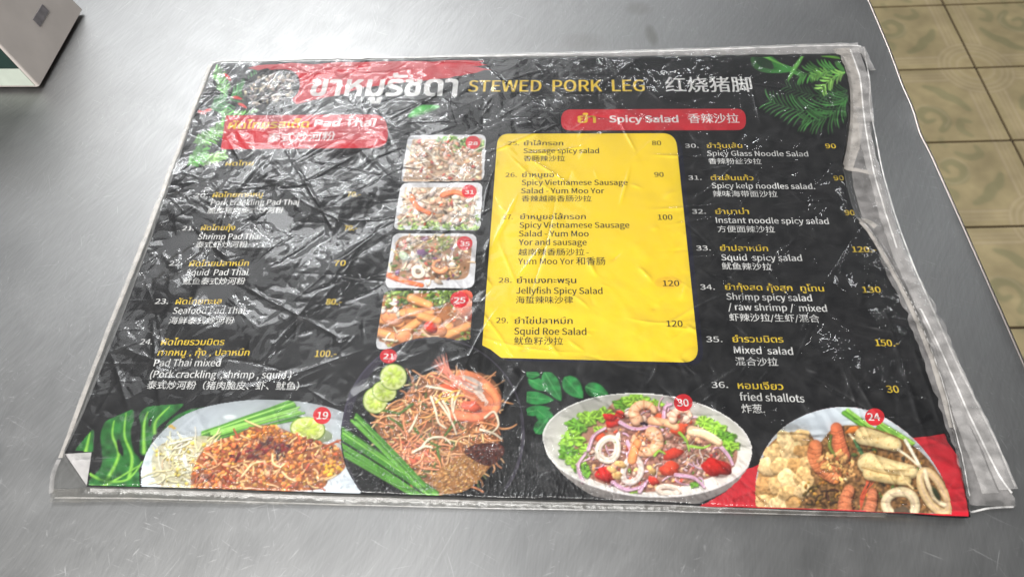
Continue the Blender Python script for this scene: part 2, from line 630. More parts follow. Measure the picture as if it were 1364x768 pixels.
def text_geo(s):
    """vertices and faces of a line; Latin from one humanist sans, Thai and Chinese from the fallback fonts"""
    if FONT is None or any('\u0e00' <= c <= '\u0e7f' for c in s):
        return raw_text(s)
    V, F, x, n = [], [], 0.0, 0
    K = 2.654
    i = 0
    while i < len(s):
        ch = s[i]
        if ch in ADV:
            if ch not in GLYPH:
                GLYPH[ch] = raw_text(ch, FONT) if ch != ' ' else (np.zeros((0, 3), np.float32), [])
            co, fs = GLYPH[ch]
            co = co * K
            adv = ADV[ch] * K
            i += 1
        else:
            j = i
            while j < len(s) and s[j] not in ADV:
                j += 1
            co, fs = raw_text(s[i:j])
            adv = (j - i) * 0.99
            i = j
        V.append(co + np.array([x, 0, 0]))
        F += [tuple(k + n for k in f) for f in fs]
        n += len(co)
        x += adv
    return np.vstack(V), F


def lettering(s, x0, y0, x1, y1, size, ink, parent, z=0.16, bold=0.012, name='lettering', slant=0.0):
    """printed words: baseline from pixel (x0,y0) to (x1,y1), letter size in mm"""
    co, fs = text_geo(s)
    n = len(co)
    if n == 0:
        print('empty text', s)
        return None
    lay = 0.0
    if bold:                        # heavier print: the word is inked several times with a small shift
        sh = [(-bold, 0), (bold, 0)] if bold < 0.02 else [(-bold, -bold * 0.6), (bold, -bold * 0.6), (-bold, bold * 0.6), (bold, bold * 0.6), (0, 0)]
        fs = [tuple(i + k * n for i in f) for k in range(len(sh)) for f in fs]
        co = np.vstack([co + np.array([dx, dy, 0.0]) for dx, dy in sh])
        lay = np.repeat(np.arange(len(sh)), n) * 0.006
    a, b = P(x0, y0)[:2], P(x1, y1)[:2]
    d = b - a
    ln = np.linalg.norm(d)
    e = d / ln
    nrm = np.array([-e[1], e[0]])
    mn, mx = co[:, 0].min(), co[:, 0].max()
    u = (co[:, 0] - mn) / (mx - mn) * ln
    v = co[:, 1] * size
    u = u + v * slant
    out = np.empty((len(co), 3))
    out[:, 0] = (a[0] + u * e[0] + v * nrm[0]) / 1000
    out[:, 1] = (a[1] + u * e[1] + v * nrm[1]) / 1000
    out[:, 2] = (z + lay) / 1000
    return link(name, mesh(out, fs), INK[ink], parent)


# ------------------------------------------------------------------ floor
FZ, TH, U0, V0 = -705.494, 0.043, 920.559, 1110.845
cs, sn = math.cos(TH), math.sin(TH)


def floor_pt(u, v):
    return np.array([cs * u - sn * v, sn * u + cs * v])


M_GROUT = principled('dark_brown_grout', (58, 46, 34), 0.85, noise=0.2, nscale=30)
fl = mesh([(-4, -4, (FZ - 4) / 1000), (6, -4, (FZ - 4) / 1000), (6, 6, (FZ - 4) / 1000), (-4, 6, (FZ - 4) / 1000)], [(0, 1, 2, 3)])
floor = link('floor', fl, M_GROUT)
floor['kind'] = 'structure'

tc_ = Canvas(0, 0, 200, 200, bg=(166, 151, 115), k=1.0)   # tile motif, special corner at (0,0)
TAN, GRN, PAL, DRK = (167, 153, 116), (136, 131, 98), (180, 164, 134), (152, 134, 103)
tc_.texture(0.06, 30, seed=5)
for k, (r_, w_) in enumerate(((16, 1.4), (24, 1.4), (34, 2.0))):
    for pts in ([(r_, 66), (r_, 200)], [(66, r_), (200, r_)]):
        tc_.stroke(pts, w_, w_, PAL, 0)
        tc_.stroke([(p[0] + 3, p[1] + 3) for p in pts], 1.2, 1.2, DRK, 0, al=0.5)
for r_ in (34, 48, 58, 68):
    arc = [(r_ * math.cos(t) * 1.05, r_ * math.sin(t) * 1.05) for t in np.linspace(0.05, 1.52, 14)]
    tc_.stroke(arc, 1.8, 1.8, PAL, 0)
    tc_.stroke([(x + 2.5, y + 2.5) for x, y in arc], 1.2, 1.2, DRK, 0, al=0.5)
for t in np.linspace(0.2, 1.37, 9):                        # small wedges in the corner rose
    tc_.ell(22 * math.cos(t), 22 * math.sin(t), 9, 3, t, DRK, 0, al=0.35, soft=2)
tc_.stroke(catmull([(52, 118), (66, 92), (84, 78), (96, 62), (118, 50)], 5), 5, 5, GRN, 0.0, al=0.7, mid=11)
tc_.stroke(catmull([(120, 170), (104, 150), (108, 122), (132, 112), (150, 128), (142, 146), (126, 142)], 6), 7, 4, GRN, 0, al=0.7, mid=9)
tc_.stroke(catmull([(172, 112), (160, 92), (168, 70), (188, 72)], 6), 5, 4, GRN, 0, al=0.6, mid=8)
tc_.stroke(catmull([(70, 186), (84, 168), (76, 146), (60, 150)], 6), 5, 4, GRN, 0, al=0.6, mid=8)
tc_.ell(178, 178, 30, 18, -0.8, GRN, 0, al=0.6, soft=8, wob=0.3)
tc_.ell(196, 130, 16, 9, 0.4, GRN, 0, al=0.5, soft=6, wob=0.3)
tc_.ell(130, 196, 16, 9, 1.1, GRN, 0, al=0.5, soft=6, wob=0.3)
tc_.stroke(catmull([(112, 162), (98, 140), (112, 112), (140, 104), (160, 124), (150, 152)], 6), 1.5, 1.5, PAL, 0, al=0.7)
for _ in range(7):
    p = np.pad(tc_.a, ((1, 1), (1, 1), (0, 0)), mode='edge')
    tc_.a = (p[:-2, 1:-1] + p[2:, 1:-1] + p[1:-1, :-2] + p[1:-1, 2:] + 2 * tc_.a) / 6

g = np.linspace(2.7, 197.3, 80)
GX, GY = np.meshgrid(g, g)
colr = lin(tc_.sample(GX.ravel(), GY.ravel()))
edge = np.minimum(np.minimum(GX, 200 - GX), np.minimum(GY, 200 - GY)).ravel()
GZ = np.where(edge < 2.2, -1.2, 0.0)
ii = np.arange(6400).reshape(80, 80)
tq = np.stack([ii[:-1, :-1].ravel(), ii[:-1, 1:].ravel(), ii[1:, 1:].ravel(), ii[1:, :-1].ravel()], 1)
tv = np.stack([(GX.ravel() - 100) / 1000, (GY.ravel() - 100) / 1000, GZ / 1000], 1)
# skirt so that each tile has a body
ring = np.concatenate([ii[0, :], ii[1:, -1], ii[-1, -2::-1], ii[-2:0:-1, 0]])
sk = tv[ring].copy()
sk[:, 2] = -0.006
nb = len(tv)
tv = np.vstack([tv, sk])
nr = len(ring)
tq = np.vstack([tq, [[ring[(i + 1) % nr], ring[i], nb + i, nb + (i + 1) % nr] for i in range(nr)]])
colr = np.vstack([colr, np.tile(lin((120, 100, 70)), (nr, 1))])
mt, nt, N, L, out = new_mat('glazed_tile')
b = N('ShaderNodeBsdfPrincipled')
b.inputs['Roughness'].default_value = 0.38
b.inputs['Specular IOR Level'].default_value = 0.35
a = N('ShaderNodeAttribute')
a.attribute_name = 'Col'
nz = N('ShaderNodeTexNoise')
tcn = N('ShaderNodeTexCoord')
gi = N('ShaderNodeObjectInfo')
nz.inputs['Scale'].default_value = 14
nz.inputs['Detail'].default_value = 7
va = N('ShaderNodeVectorMath')
L(tcn.outputs['Object'], va.inputs[0])
L(gi.outputs['Location'], va.inputs[1])
L(va.outputs[0], nz.inputs['Vector'])
mr = N('ShaderNodeMapRange')
mr.inputs['From Min'].default_value = 0.3
mr.inputs['From Max'].default_value = 0.75
mr.inputs['To Min'].default_value = 0.78
mr.inputs['To Max'].default_value = 1.12
L(nz.outputs['Fac'], mr.inputs['Value'])
hs = N('ShaderNodeHueSaturation')
L(mr.outputs[0], hs.inputs['Value'])
L(a.outputs['Color'], hs.inputs['Color'])
L(hs.outputs[0], b.inputs['Base Color'])
L(b.outputs[0], out.inputs['Surface'])
tile_me = grid_mesh(tv, tq, colr, smooth=False)
tile_me.materials.append(mt)
for ci in range(-3, 3):
    for ri in range(-2, 8):
        uc, vc = U0 + 200 * ci + 100, V0 - 200 * ri - 100       # ci=-1: left of the visible joint
        px_, py_ = fwd(*floor_pt(uc, vc), FZ)
        if px_ < 1090 or px_ > 1560 or py_ < -140 or py_ > 720:
            continue
        t = bpy.data.objects.new('floor_tile', tile_me)
        COL.objects.link(t)
        t.parent = floor
        # which corner is the one shared at a rose joint (u0+400m, v0-200+400n)
        right = (ci % 2) != 0          # special corner on the right side
        bottom = (ri % 2) == 0
        rot = {(False, True): 0, (True, True): 90, (True, False): 180, (False, False): 270}[(right, bottom)]
        q = floor_pt(uc, vc) / 1000
        t.location = (q[0], q[1], FZ / 1000)
        t.rotation_euler = (0, 0, TH + math.radians(rot))

# ------------------------------------------------------------------ steel table
table = bpy.data.objects.new('steel_table', None)
COL.objects.link(table)
table['label'] = 'scratched stainless steel table top under the laminated menu'
table['category'] = 'table'
TZ = -3.0
edge_px = [(1128, -62), (1142, -30), (1155, 0), (1167, 28), (1183, 66), (1194, 96), (1201, 116), (1208, 134), (1217, 156), (1226, 180), (1239, 207), (1251, 234), (1285, 310), (1330, 412), (1364, 490), (1408, 590), (1452, 690), (1486, 768)]
E3 = [P(*q, TZ)[:2] for q in edge_px]
E3 = [np.array([E3[0][0] - 1, 470.0])] + E3 + [np.array([E3[-1][0] + 8, -420.0])]
_e = np.array(sorted([tuple(q) for q in E3], key=lambda q: q[1]))
_y = np.concatenate([np.linspace(-420, -180, 8), np.linspace(-170, 40, 22), np.linspace(45, 165, 50), np.linspace(170, 470, 24)])[::-1]
E3 = np.stack([np.interp(_y, _e[:, 1], _e[:, 0]), _y], 1)
nl = len(E3)
# top sheet with rolled edge
prof = [(0, 0), (0.9, -0.25), (1.7, -1.0), (2.2, -2.2), (2.3, -4), (2.3, -22), (0.8, -24), (-12, -24)]
V, F = [], []
for k, q in enumerate(E3):
    dent = 1.0 * math.exp(-((q[1] - 108) / 14) ** 2) - 0.6 * math.exp(-((q[1] - 85) / 12) ** 2)
    for (o_, z_) in [(-40, 0), (-9, 0), (-4, 0.15)] + prof:
        lift = 0.0
        if -12 < o_ < 1.5:
            lift = 0.5 * dent
        V.append(((q[0] + o_ + (0.6 * dent if o_ > -1 else 0)) / 1000, q[1] / 1000, (TZ + z_ + lift) / 1000))
np_ = 3 + len(prof)
for k in range(nl - 1):
    for j in range(np_ - 1):
        F.append((k * np_ + j, (k + 1) * np_ + j, (k + 1) * np_ + j + 1, k * np_ + j + 1))
lb = len(V)
for k, q in enumerate(E3):
    V.append((-0.9, q[1] / 1000, TZ / 1000))
for k in range(nl - 1):
    F.append((lb + k, lb + k + 1, (k + 1) * np_, k * np_))
# far, near and left faces so the top is a closed slab
top = link('table_top', mesh(V, F, smooth=True), M_STEEL, table)
V, F = [], []
y0, y1 = -0.42, 0.47
for (xa, ya, xb, yb) in ((-0.9, y0, 0.24, y0), (-0.9, y1, 0.22, y1), (-0.9, y0, -0.9, y1)):
    n0 = len(V)
    for (x, y) in ((xa, ya), (xb, yb)):
        V += [(x, y, TZ / 1000), (x, y, (TZ - 24) / 1000)]
    F.append((n0, n0 + 2, n0 + 3, n0 + 1))
link('table_apron', mesh(V, F), M_STEEL, table)


def tube(p0, p1, r, n=16):
    p0, p1 = np.array(p0), np.array(p1)
    V, F = [], []
    for p in (p0, p1):
        for i in range(n):
            t = 2 * math.pi * i / n
            V.append((p[0] + r * math.cos(t), p[1] + r * math.sin(t), p[2]))
    F = [(i, (i + 1) % n, n + (i + 1) % n, n + i) for i in range(n)]
    F += [tuple(range(n))[::-1], tuple(range(n, 2 * n))]
    return mesh(V, F)


M_RIM = principled('polished_rim', (176, 166, 160), 0.30, metallic=1.0, noise=0.05, nscale=80)
V, F = [], []
for k, q in enumerate(E3):
    dent = 1.0 * math.exp(-((q[1] - 108) / 14) ** 2) - 0.6 * math.exp(-((q[1] - 85) / 12) ** 2)
    for j in range(9):
        a_ = math.pi * (0.95 - 0.95 * j / 8)
        V.append(((q[0] + 0.6 * dent + 0.9 + 0.95 * math.cos(a_)) / 1000, q[1] / 1000, (TZ - 0.35 + 0.25 * dent + 0.8 * math.sin(a_)) / 1000))
for k in range(nl - 1):
    for j in range(8):
        F.append((k * 9 + j, (k + 1) * 9 + j, (k + 1) * 9 + j + 1, k * 9 + j + 1))
link('table_rim', mesh(V, F, smooth=True), M_RIM, table)
for (x, y) in ((0.17, -0.36), (0.15, 0.41), (-0.84, -0.36), (-0.84, 0.41)):
    link('leg', tube((x, y, FZ / 1000), (x, y, -0.027), 0.019), M_STEEL, table)

# ------------------------------------------------------------------ white napkin box at the far corner
box = bpy.data.objects.new('napkin_box', None)
COL.objects.link(box)
A_ = P(57, 121, TZ)[:2]
box.location = (A_[0] / 1000, A_[1] / 1000, TZ / 1000)
box['label'] = 'off-white plastic napkin box with a dark green printed front, cropped at the table corner'
box['category'] = 'napkin box'
M_BOX = principled('off_white_plastic', (190, 182, 176), 0.5, noise=0.06, nscale=50)
M_BAND = principled('pale_green_band', (182, 190, 178), 0.5, noise=0.06, nscale=120)
M_DGREEN = principled('dark_green_print', (22, 48, 42), 0.4, noise=0.25, nscale=60)
M_TAG = principled('grey_tag', (118, 114, 116), 0.5, noise=0.2, nscale=300)
LX, LY, HZ, TX, TY = 150.0, 83.0, 120.0, 0.30, 0.16     # size and taper per mm of height


def bx(u, v, z):
    """u 0..1 from right to left, v 0..1 front to back, z mm; tapered body"""
    x0, x1 = -TX * z, -LX + TX * z * 0.3
    ya, yb = TY * z, LY - 0.02 * z
    return ((x0 + (x1 - x0) * u) / 1000, (ya + (yb - ya) * v) / 1000, z / 1000)


def bevel_box(zs, r=0.02):
    uv = []
    for (cu, cv, a0) in ((0, 0, 270), (0, 1, 0), (1, 1, 90), (1, 0, 180)):
        for k in range(5):
            a = math.radians(a0 + 90 * k / 4)
            ru, rv = r * 0.6, r
            uu = (ru if cu == 0 else 1 - ru) - ru * math.cos(a)
            vv = (rv if cv == 0 else 1 - rv) + rv * math.sin(a)
            uv.append((uu, vv))
    V, F = [], []
    n = len(uv)
    for z in zs:
        for (u, v) in uv:
            V.append(bx(u, v, z))
    for l in range(len(zs) - 1):
        for i in range(n):
            F.append((l * n + i, l * n + (i + 1) % n, (l + 1) * n + (i + 1) % n, (l + 1) * n + i))
    F.append(tuple(range(n))[::-1])
    F.append(tuple(range((len(zs) - 1) * n, len(zs) * n)))
    return mesh(V, F)


link('body', bevel_box([3.2, 4.2, 60, HZ]), M_BOX, box)


def front_panel(u0, u1, z0, z1, off):
    v = [bx(u0, 0, z0), bx(u1, 0, z0), bx(u1, 0, z1), bx(u0, 0, z1)]
    v = [(p[0], p[1] - off / 1000, p[2]) for p in v]
    v += [(p[0], p[1] + off * 0.8 / 1000, p[2]) for p in v]
    return mesh(v, [(0, 3, 2, 1), (4, 5, 6, 7), (0, 1, 5, 4), (1, 2, 6, 5), (2, 3, 7, 6), (3, 0, 4, 7)])


link('base_band', front_panel(0.012, 0.98, 4.4, 17, 0.5), M_BAND, box)
link('front_panel', front_panel(0.012, 0.98, 17.2, 90, 0.5), M_DGREEN, box)
# small grey tag on the side facing the menu
def side_quad(v0, v1, z0, z1, off):
    v = [bx(0, v0, z0), bx(0, v1, z0), bx(0, v1, z1), bx(0, v0, z1)]
    v = [(p[0] + off / 1000, p[1], p[2]) for p in v]
    v += [(p[0] - off * 0.8 / 1000, p[1], p[2]) for p in v]
    return mesh(v, [(0, 1, 2, 3), (7, 6, 5, 4), (0, 4, 5, 1), (1, 5, 6, 2), (2, 6, 7, 3), (3, 7, 4, 0)])
link('tag', side_quad(0.47, 0.68, 20.5, 26, 0.5), M_TAG, box)
foot = []
for (u, v) in ((0.08, 0.12), (0.08, 0.88), (0.92, 0.12), (0.92, 0.88)):
    p = bx(u, v, 0)
    link('foot', tube((p[0], p[1], 0.0), (p[0], p[1], 0.0035), 0.005), M_DGREEN, box)

# ------------------------------------------------------------------ the menu
menu = bpy.data.objects.new('laminated_menu', None)
COL.objects.link(menu)
menu['label'] = 'black restaurant menu card in a crumpled clear plastic sleeve lying flat on the steel table'
menu['category'] = 'menu'

card_px = [(287, 85), (330, 83.5), (400, 82), (520, 80), (640, 78), (780, 77), (900, 76), (1010, 74.5), (1110, 73), (1118, 74), (1123, 82), (1130, 115), (1131, 140), (1128, 180),
           (1122, 222), (1127, 245), (1134, 272), (1141, 290), (1148, 297), (1160, 312), (1185, 352), (1210, 402), (1235, 460), (1256, 520), (1276, 604), (1290, 676), (1293, 688), (1284, 689),
           (1180, 683), (1000, 676), (850, 668), (650, 663), (450, 657), (250, 650), (115, 647), (86, 604), (112, 548), (160, 430), (200, 322), (235, 222), (262, 145)]
card = flat('card', card_px, 0.0, M_CARD, menu, 0.9)
flat('bare_corner', [(86.5, 604), (122, 602), (115.5, 646.5)], 0.04, M_PAPER, menu)

DZ = 0.07   # printed areas lie in thin steps above the card


def rnd(a, b):
    return a + (b - a) * rng.random()


def jit(c, k=0.12):
    return np.asarray(c, float) * (1 + rng.normal(0, k)) + rng.normal(0, 4, 3)


def in_poly(poly):
    p = np.asarray(poly, float)
    lo, hi = p.min(0), p.max(0)
    while True:
        q = lo + (hi - lo) * rng.random(2)
        if inside(np.array(q[0]), np.array(q[1]), p):
            return q


def scatter(cv, poly, n, kinds):
    """kinds: list of (weight, function(cv, x, y))"""
    w = np.array([k[0] for k in kinds], float)
    w /= w.sum()
    for _ in range(n):
        x, y = in_poly(poly)
        kinds[rng.choice(len(kinds), p=w)][1](cv, x, y)


def bit(col, r0, r1, asp=0.6, sh=0.45, j=0.12, wob=0.3, al=1.0):
    def f(cv, x, y):
        r = rnd(r0, r1)
        a = rng.random() * 3.14
        cv.ell(x + 0.5, y + 0.8, r * 1.08, r * asp * 1.1, a, np.asarray(col) * 0.35, 0, al=0.45, wob=wob, soft=1.2)
        cv.ell(x, y, r, r * rnd(asp * 0.8, asp * 1.2), a, jit(col, j), sh, al=al, wob=wob)
        if rng.random() < 0.35:
            cv.ell(x - r * 0.25, y - r * 0.25, r * 0.28, r * 0.16, a, np.clip(np.asarray(col) * 1.35 + 25, 0, 255), 0, al=0.6, soft=0.8)
    return f


def strand(col, w, ln, j=0.1, curl=1.2, hl=0.5, ang=None):
    def f(cv, x, y):
        a = rng.random() * 6.28 if ang is None else rng.normal(*ang)
        l = rnd(ln * 0.6, ln * 1.3)
        pts = [(x, y)]
        c = rng.normal(0, curl)
        for k in range(5):
            a += c / 5
            pts.append((pts[-1][0] + l / 5 * math.cos(a), pts[-1][1] + l / 5 * math.sin(a) * 0.85))
        cv.stroke([(p[0] + 0.4, p[1] + 0.9) for p in pts], w * 1.1, w, np.asarray(col) * 0.4, 0, al=0.4)
        cv.stroke(pts, w, w * 0.7, jit(col, j), hl)
    return f


def leafy(col, r):
    """frilly lettuce clump"""
    def f(cv, x, y):
        for k in range(5):
            a = rng.random() * 6.28
            q = r * rnd(0.2, 0.7)
            cc = np.asarray(col) * rnd(0.6, 1.25)
            cv.ell(x + q * math.cos(a), y + q * math.sin(a), r * rnd(0.3, 0.55), r * rnd(0.2, 0.4), rng.random() * 3, cc, 0.5, wob=0.5)
    return f


def shrimp(cv, x, y, r, a0=0.0, col=(236, 160, 112), span=4.2, w=0.42):
    """a curled cooked shrimp: banded arc"""
    n = 12
    pts = [(x + r * math.cos(a0 + span * t), y + r * 0.85 * math.sin(a0 + span * t)) for t in np.linspace(0, 1, n)]
    cv.stroke([(p[0] + 1, p[1] + 1.5) for p in pts], r * w * 1.1, r * w * 0.5, (70, 40, 25), 0, al=0.5)
    cv.stroke(pts, r * w, r * w * 0.45, col, 0.35)
    for k in range(1, n - 1, 2):
        p = pts[k]
        t = a0 + span * k / (n - 1)
        cv.stroke([(p[0] - r * w * 0.8 * math.cos(t), p[1] - r * w * 0.8 * math.sin(t)), (p[0] + r * w * 0.8 * math.cos(t), p[1] + r * w * 0.8 * math.sin(t))], r * 0.07, r * 0.07, (222, 120, 76), 0, al=0.45)
    cv.stroke([(p[0] - 0.12 * r, p[1] - 0.18 * r) for p in pts[1:7]], r * 0.1, r * 0.06, (255, 226, 200), 0, al=0.7)


def ring(cv, x, y, rx, ry, a=0.0, w=3.0, col=(236, 226, 214)):
    ph = rng.random(2) * 6.28
    wv_ = lambda t: 1 + 0.05 * math.sin(2 * t + ph[0]) + 0.04 * math.sin(3 * t + ph[1])
    rx0, ry0 = rx, ry
    pts = [(x + rx * math.cos(t) * math.cos(a) - ry * math.sin(t) * math.sin(a), y + rx * math.cos(t) * math.sin(a) + ry * math.sin(t) * math.cos(a)) for t in np.linspace(0, 6.4, 22)]
    cv.stroke([(p[0] + 0.8, p[1] + 1.6) for p in pts], w * 1.05, w * 1.05, (90, 60, 45), 0, al=0.5)
    pts = [(x + (px_ - x) * wv_(k_ * 0.3), y + (py_ - y) * wv_(k_ * 0.3)) for k_, (px_, py_) in enumerate(pts)]
    cv.stroke(pts, w, w, col, 0.3)
    for k_ in range(9):
        q_ = pts[rng.integers(len(pts))]
        cv.ell(q_[0] + rnd(-w, w) * 0.5, q_[1] + rnd(-w, w) * 0.5, rnd(1, 2.4), rnd(0.6, 1.4), rnd(0, 3), np.asarray(col) * rnd(0.78, 1.06), 0, al=0.6, wob=0.4, soft=1)
    cv.stroke([(p[0] * 0.94 + x * 0.06, p[1] * 0.94 + y * 0.06) for p in pts], w * 0.25, w * 0.25, (200, 176, 160), 0, al=0.5)


def lime(cv, x, y, rx, ry, a=0.0):
    cv.ell(x, y, rx, ry, a, (120, 150, 52), 0.2)
    cv.ell(x, y, rx * 0.93, ry * 0.93, a, (214, 222, 150), 0.05)
    for k in range(9):
        t = a + 6.283 * k / 9
        cv.ell(x + rx * 0.45 * math.cos(t), y + ry * 0.45 * math.sin(t), rx * 0.36, ry * 0.2, math.atan2(ry * math.sin(t), rx * math.cos(t)), (186, 205, 92), 0.25, soft=1.2)
    cv.ell(x - rx * 0.25, y - ry * 0.3, rx * 0.3, ry * 0.14, 0.4, (245, 248, 220), 0, al=0.6, soft=2)


def badge(dish, s, x, y, rx, ry):
    pts = [(x + rx * math.cos(t), y + ry * math.sin(t)) for t in np.linspace(0, 2 * math.pi, 28, endpoint=False)]
    flat('number_badge', pts, 0.11, M_BADGE, dish)
    lettering(s, x - rx * 0.62, y + ry * 0.40, x + rx * 0.62, y + ry * 0.40, ry * 0.46, 'W', dish, 0.15, 0.02, 'badge_number')


def chives(cv, a, b, n, spread_a, spread_b, w=1.7, cols=((70, 120, 48), (96, 150, 62), (52, 92, 36), (130, 176, 88))):
    a, b = np.asarray(a, float), np.asarray(b, float)
    d = (b - a) / np.linalg.norm(b - a)
    nn = np.array([-d[1], d[0]])
    for k in range(n):
        t = (k + 0.5) / n - 0.5
        p = a + nn * t * spread_a + d * rnd(-4, 4)
        q = b + nn * t * spread_b + d * rnd(-5, 5)
        m = (p + q) / 2 + nn * rnd(-1.5, 1.5)
        cv.stroke(catmull([p, m, q], 5), w * rnd(0.8, 1.2), w * 0.8, cols[rng.integers(len(cols))], 0.6)


# ---- leaves and red brush strokes of the background print
def frond(cv, base, tip, n, ln, col, w=1.3, bend=0.3):
    base, tip = np.asarray(base, float), np.asarray(tip, float)
    d = tip - base
    nn = np.array([-d[1], d[0]]) / np.linalg.norm(d)
    mid = (base + tip) / 2 + nn * np.linalg.norm(d) * bend * 0.3
    sp = catmull([base, mid, tip], 10)
    cv.stroke(sp, 0.9, 0.4, np.asarray(col) * 1.2, 0.2)
    for k in range(n):
        t = (k + 1) / (n + 1)
        i = int(t * (len(sp) - 2))
        p = sp[i]
        e = (sp[i + 1] - sp[i]) / (np.linalg.norm(sp[i + 1] - sp[i]) + 1e-9)
        m = np.array([-e[1], e[0]])
        l = ln * (1 - 0.55 * abs(t - 0.4)) * rnd(0.85, 1.1)
        for sd in (-1, 1):
            q = p + (e * 0.75 + m * sd * 0.8) * l
            c = (p + q) / 2 + e * l * 0.12
            cv.stroke(catmull([p, c, q], 4), 0.5, 0.2, np.asarray(col) * rnd(0.7, 1.25), 0.4, mid=w)


cv = Canvas(236, 74, 352, 240)
frond(cv, (278, 146), (352, 92), 15, 20, (70, 140, 74), 1.5)
frond(cv, (292, 150), (345, 150), 9, 12, (110, 175, 90), 1.8)
frond(cv, (300, 128), (284, 90), 8, 14, (110, 170, 90), 1.6)
frond(cv, (258, 190), (300, 166), 9, 16, (104, 165, 72), 2.2)
frond(cv, (262, 214), (304, 204), 8, 13, (150, 195, 120), 2.0)
frond(cv, (250, 220), (272, 196), 6, 16, (86, 160, 60), 2.6)
for (x, y, a) in ((303, 103, 0.8), (316, 131, 0.2), (323, 141, 0.5), (276, 148, 2.8), (268, 150, 0.3)):
    cv.stroke(catmull([(x - 6 * math.cos(a), y - 6 * math.sin(a)), (x, y - 0.6), (x + 7 * math.cos(a), y + 7 * math.sin(a))], 5), 1.0, 0.3, (200, 50, 48), 0.4, mid=2.4)
leafp = lambda name, outl, cv: patch(name, outl, cv, 0.03, menu, 0.5)
leafp('leaf_print', [(288, 86), (340, 84.5), (345, 110), (345, 150), (318, 155), (300, 170), (305, 212), (270, 222), (247, 228), (240, 224), (262, 150)], cv)

cv = Canvas(985, 68, 1135, 190)
cv.poly(catmull([(1001, 76), (1004, 90), (1020, 97), (1046, 97), (1060, 92), (1040, 84), (1024, 74)], 6, True), (58, 130, 56), sh=lambda X, Y: 0.65 + 0.5 * np.clip((X - 1000) / 40, 0, 1))
cv.poly(catmull([(1004, 76), (1012, 88), (1030, 92), (1026, 80), (1016, 75)], 6, True), (30, 60, 34))
cv.stroke(catmull([(1018, 75), (1034, 83), (1047, 88)], 6), 2.4, 0.5, (104, 172, 78), 0.4)
cv.stroke(catmull([(1070, 74), (1058, 92), (1049, 109)], 6), 1.2, 0.4, (92, 160, 66), 0.4, mid=3.2)
frond(cv, (1132, 120), (1040, 112), 16, 18, (44, 82, 44), 1.0, bend=-0.4)
frond(cv, (1132, 128), (1020, 134), 24, 28, (60, 116, 58), 1.15, bend=-0.5)
frond(cv, (1130, 96), (1060, 104), 14, 20, (78, 146, 66), 1.6)
frond(cv, (1128, 132), (1066, 162), 14, 26, (62, 118, 58), 1.2, bend=-0.5)
frond(cv, (1126, 96), (1092, 122), 7, 16, (140, 196, 96), 1.6)
frond(cv, (1105, 96), (1080, 104), 6, 10, (110, 165, 74), 1.3)
cv.stroke([(1096, 74), (1120, 78)], 2.5, 1.5, (92, 150, 48), 0.3)
leafp('leaf_print', [(998, 76), (1110, 74), (1118, 75), (1124, 84), (1130, 116), (1131, 140), (1128, 180), (1060, 180), (1010, 146), (1002, 100)], cv)

cv = Canvas(95, 530, 300, 655)
MON, MONL = (40, 106, 46), (160, 212, 84)
def monstera(outline, veins):
    cv.poly(catmull(outline, 6, True), MON, sh=lambda X, Y: 0.75 + 0.5 * smooth_noise(X.shape[0], X.shape[1], 18, 4))
    for v in veins:
        cv.stroke(catmull(v, 6), 2.6, 0.8, MONL, 0.3, al=0.9)
        cv.stroke(catmull(v, 6), 4.4, 1.5, (96, 164, 58), 0.2, al=0.35)
monstera([(100, 602), (110, 584), (124, 572), (124, 590), (122, 602)], [[(114, 602), (120, 576)]])
monstera([(118, 648), (134, 622), (136, 604), (134, 580), (140, 562), (156, 552), (176, 545), (178, 560), (174, 576), (178, 600), (188, 615), (190, 650)],
         [[(142, 640), (158, 606), (150, 580), (152, 560)], [(172, 636), (176, 608), (166, 580), (168, 550)], [(122, 648), (140, 646), (188, 618)]])
monstera([(186, 600), (188, 570), (186, 552), (200, 540), (232, 538), (244, 539), (226, 556), (208, 572), (196, 604)], [[(192, 602), (192, 566), (197, 548)], [(206, 576), (208, 560), (226, 541)]])
monstera([(214, 582), (226, 560), (250, 546), (276, 543), (262, 556), (236, 572)], [[(244, 562), (262, 548)]])
cv.ell(160, 596, 4, 11, -0.25, BLACK, 0, wob=0.2)
cv.ell(200, 562, 2.6, 6, 0.1, BLACK, 0, wob=0.2)
cv.stroke(catmull([(118, 630), (140, 640), (170, 638), (190, 614)], 6), 2.2, 1.2, (120, 180, 66), 0.3)
cv.ell(140, 638, 12, 8, 0.2, (26, 70, 32), 0, al=0.6, soft=4)
leafp('leaf_print', [(98, 600), (126, 566), (180, 542), (240, 536), (282, 541), (200, 600), (186, 625), (187, 648.5), (117, 647), (122, 602)], cv)

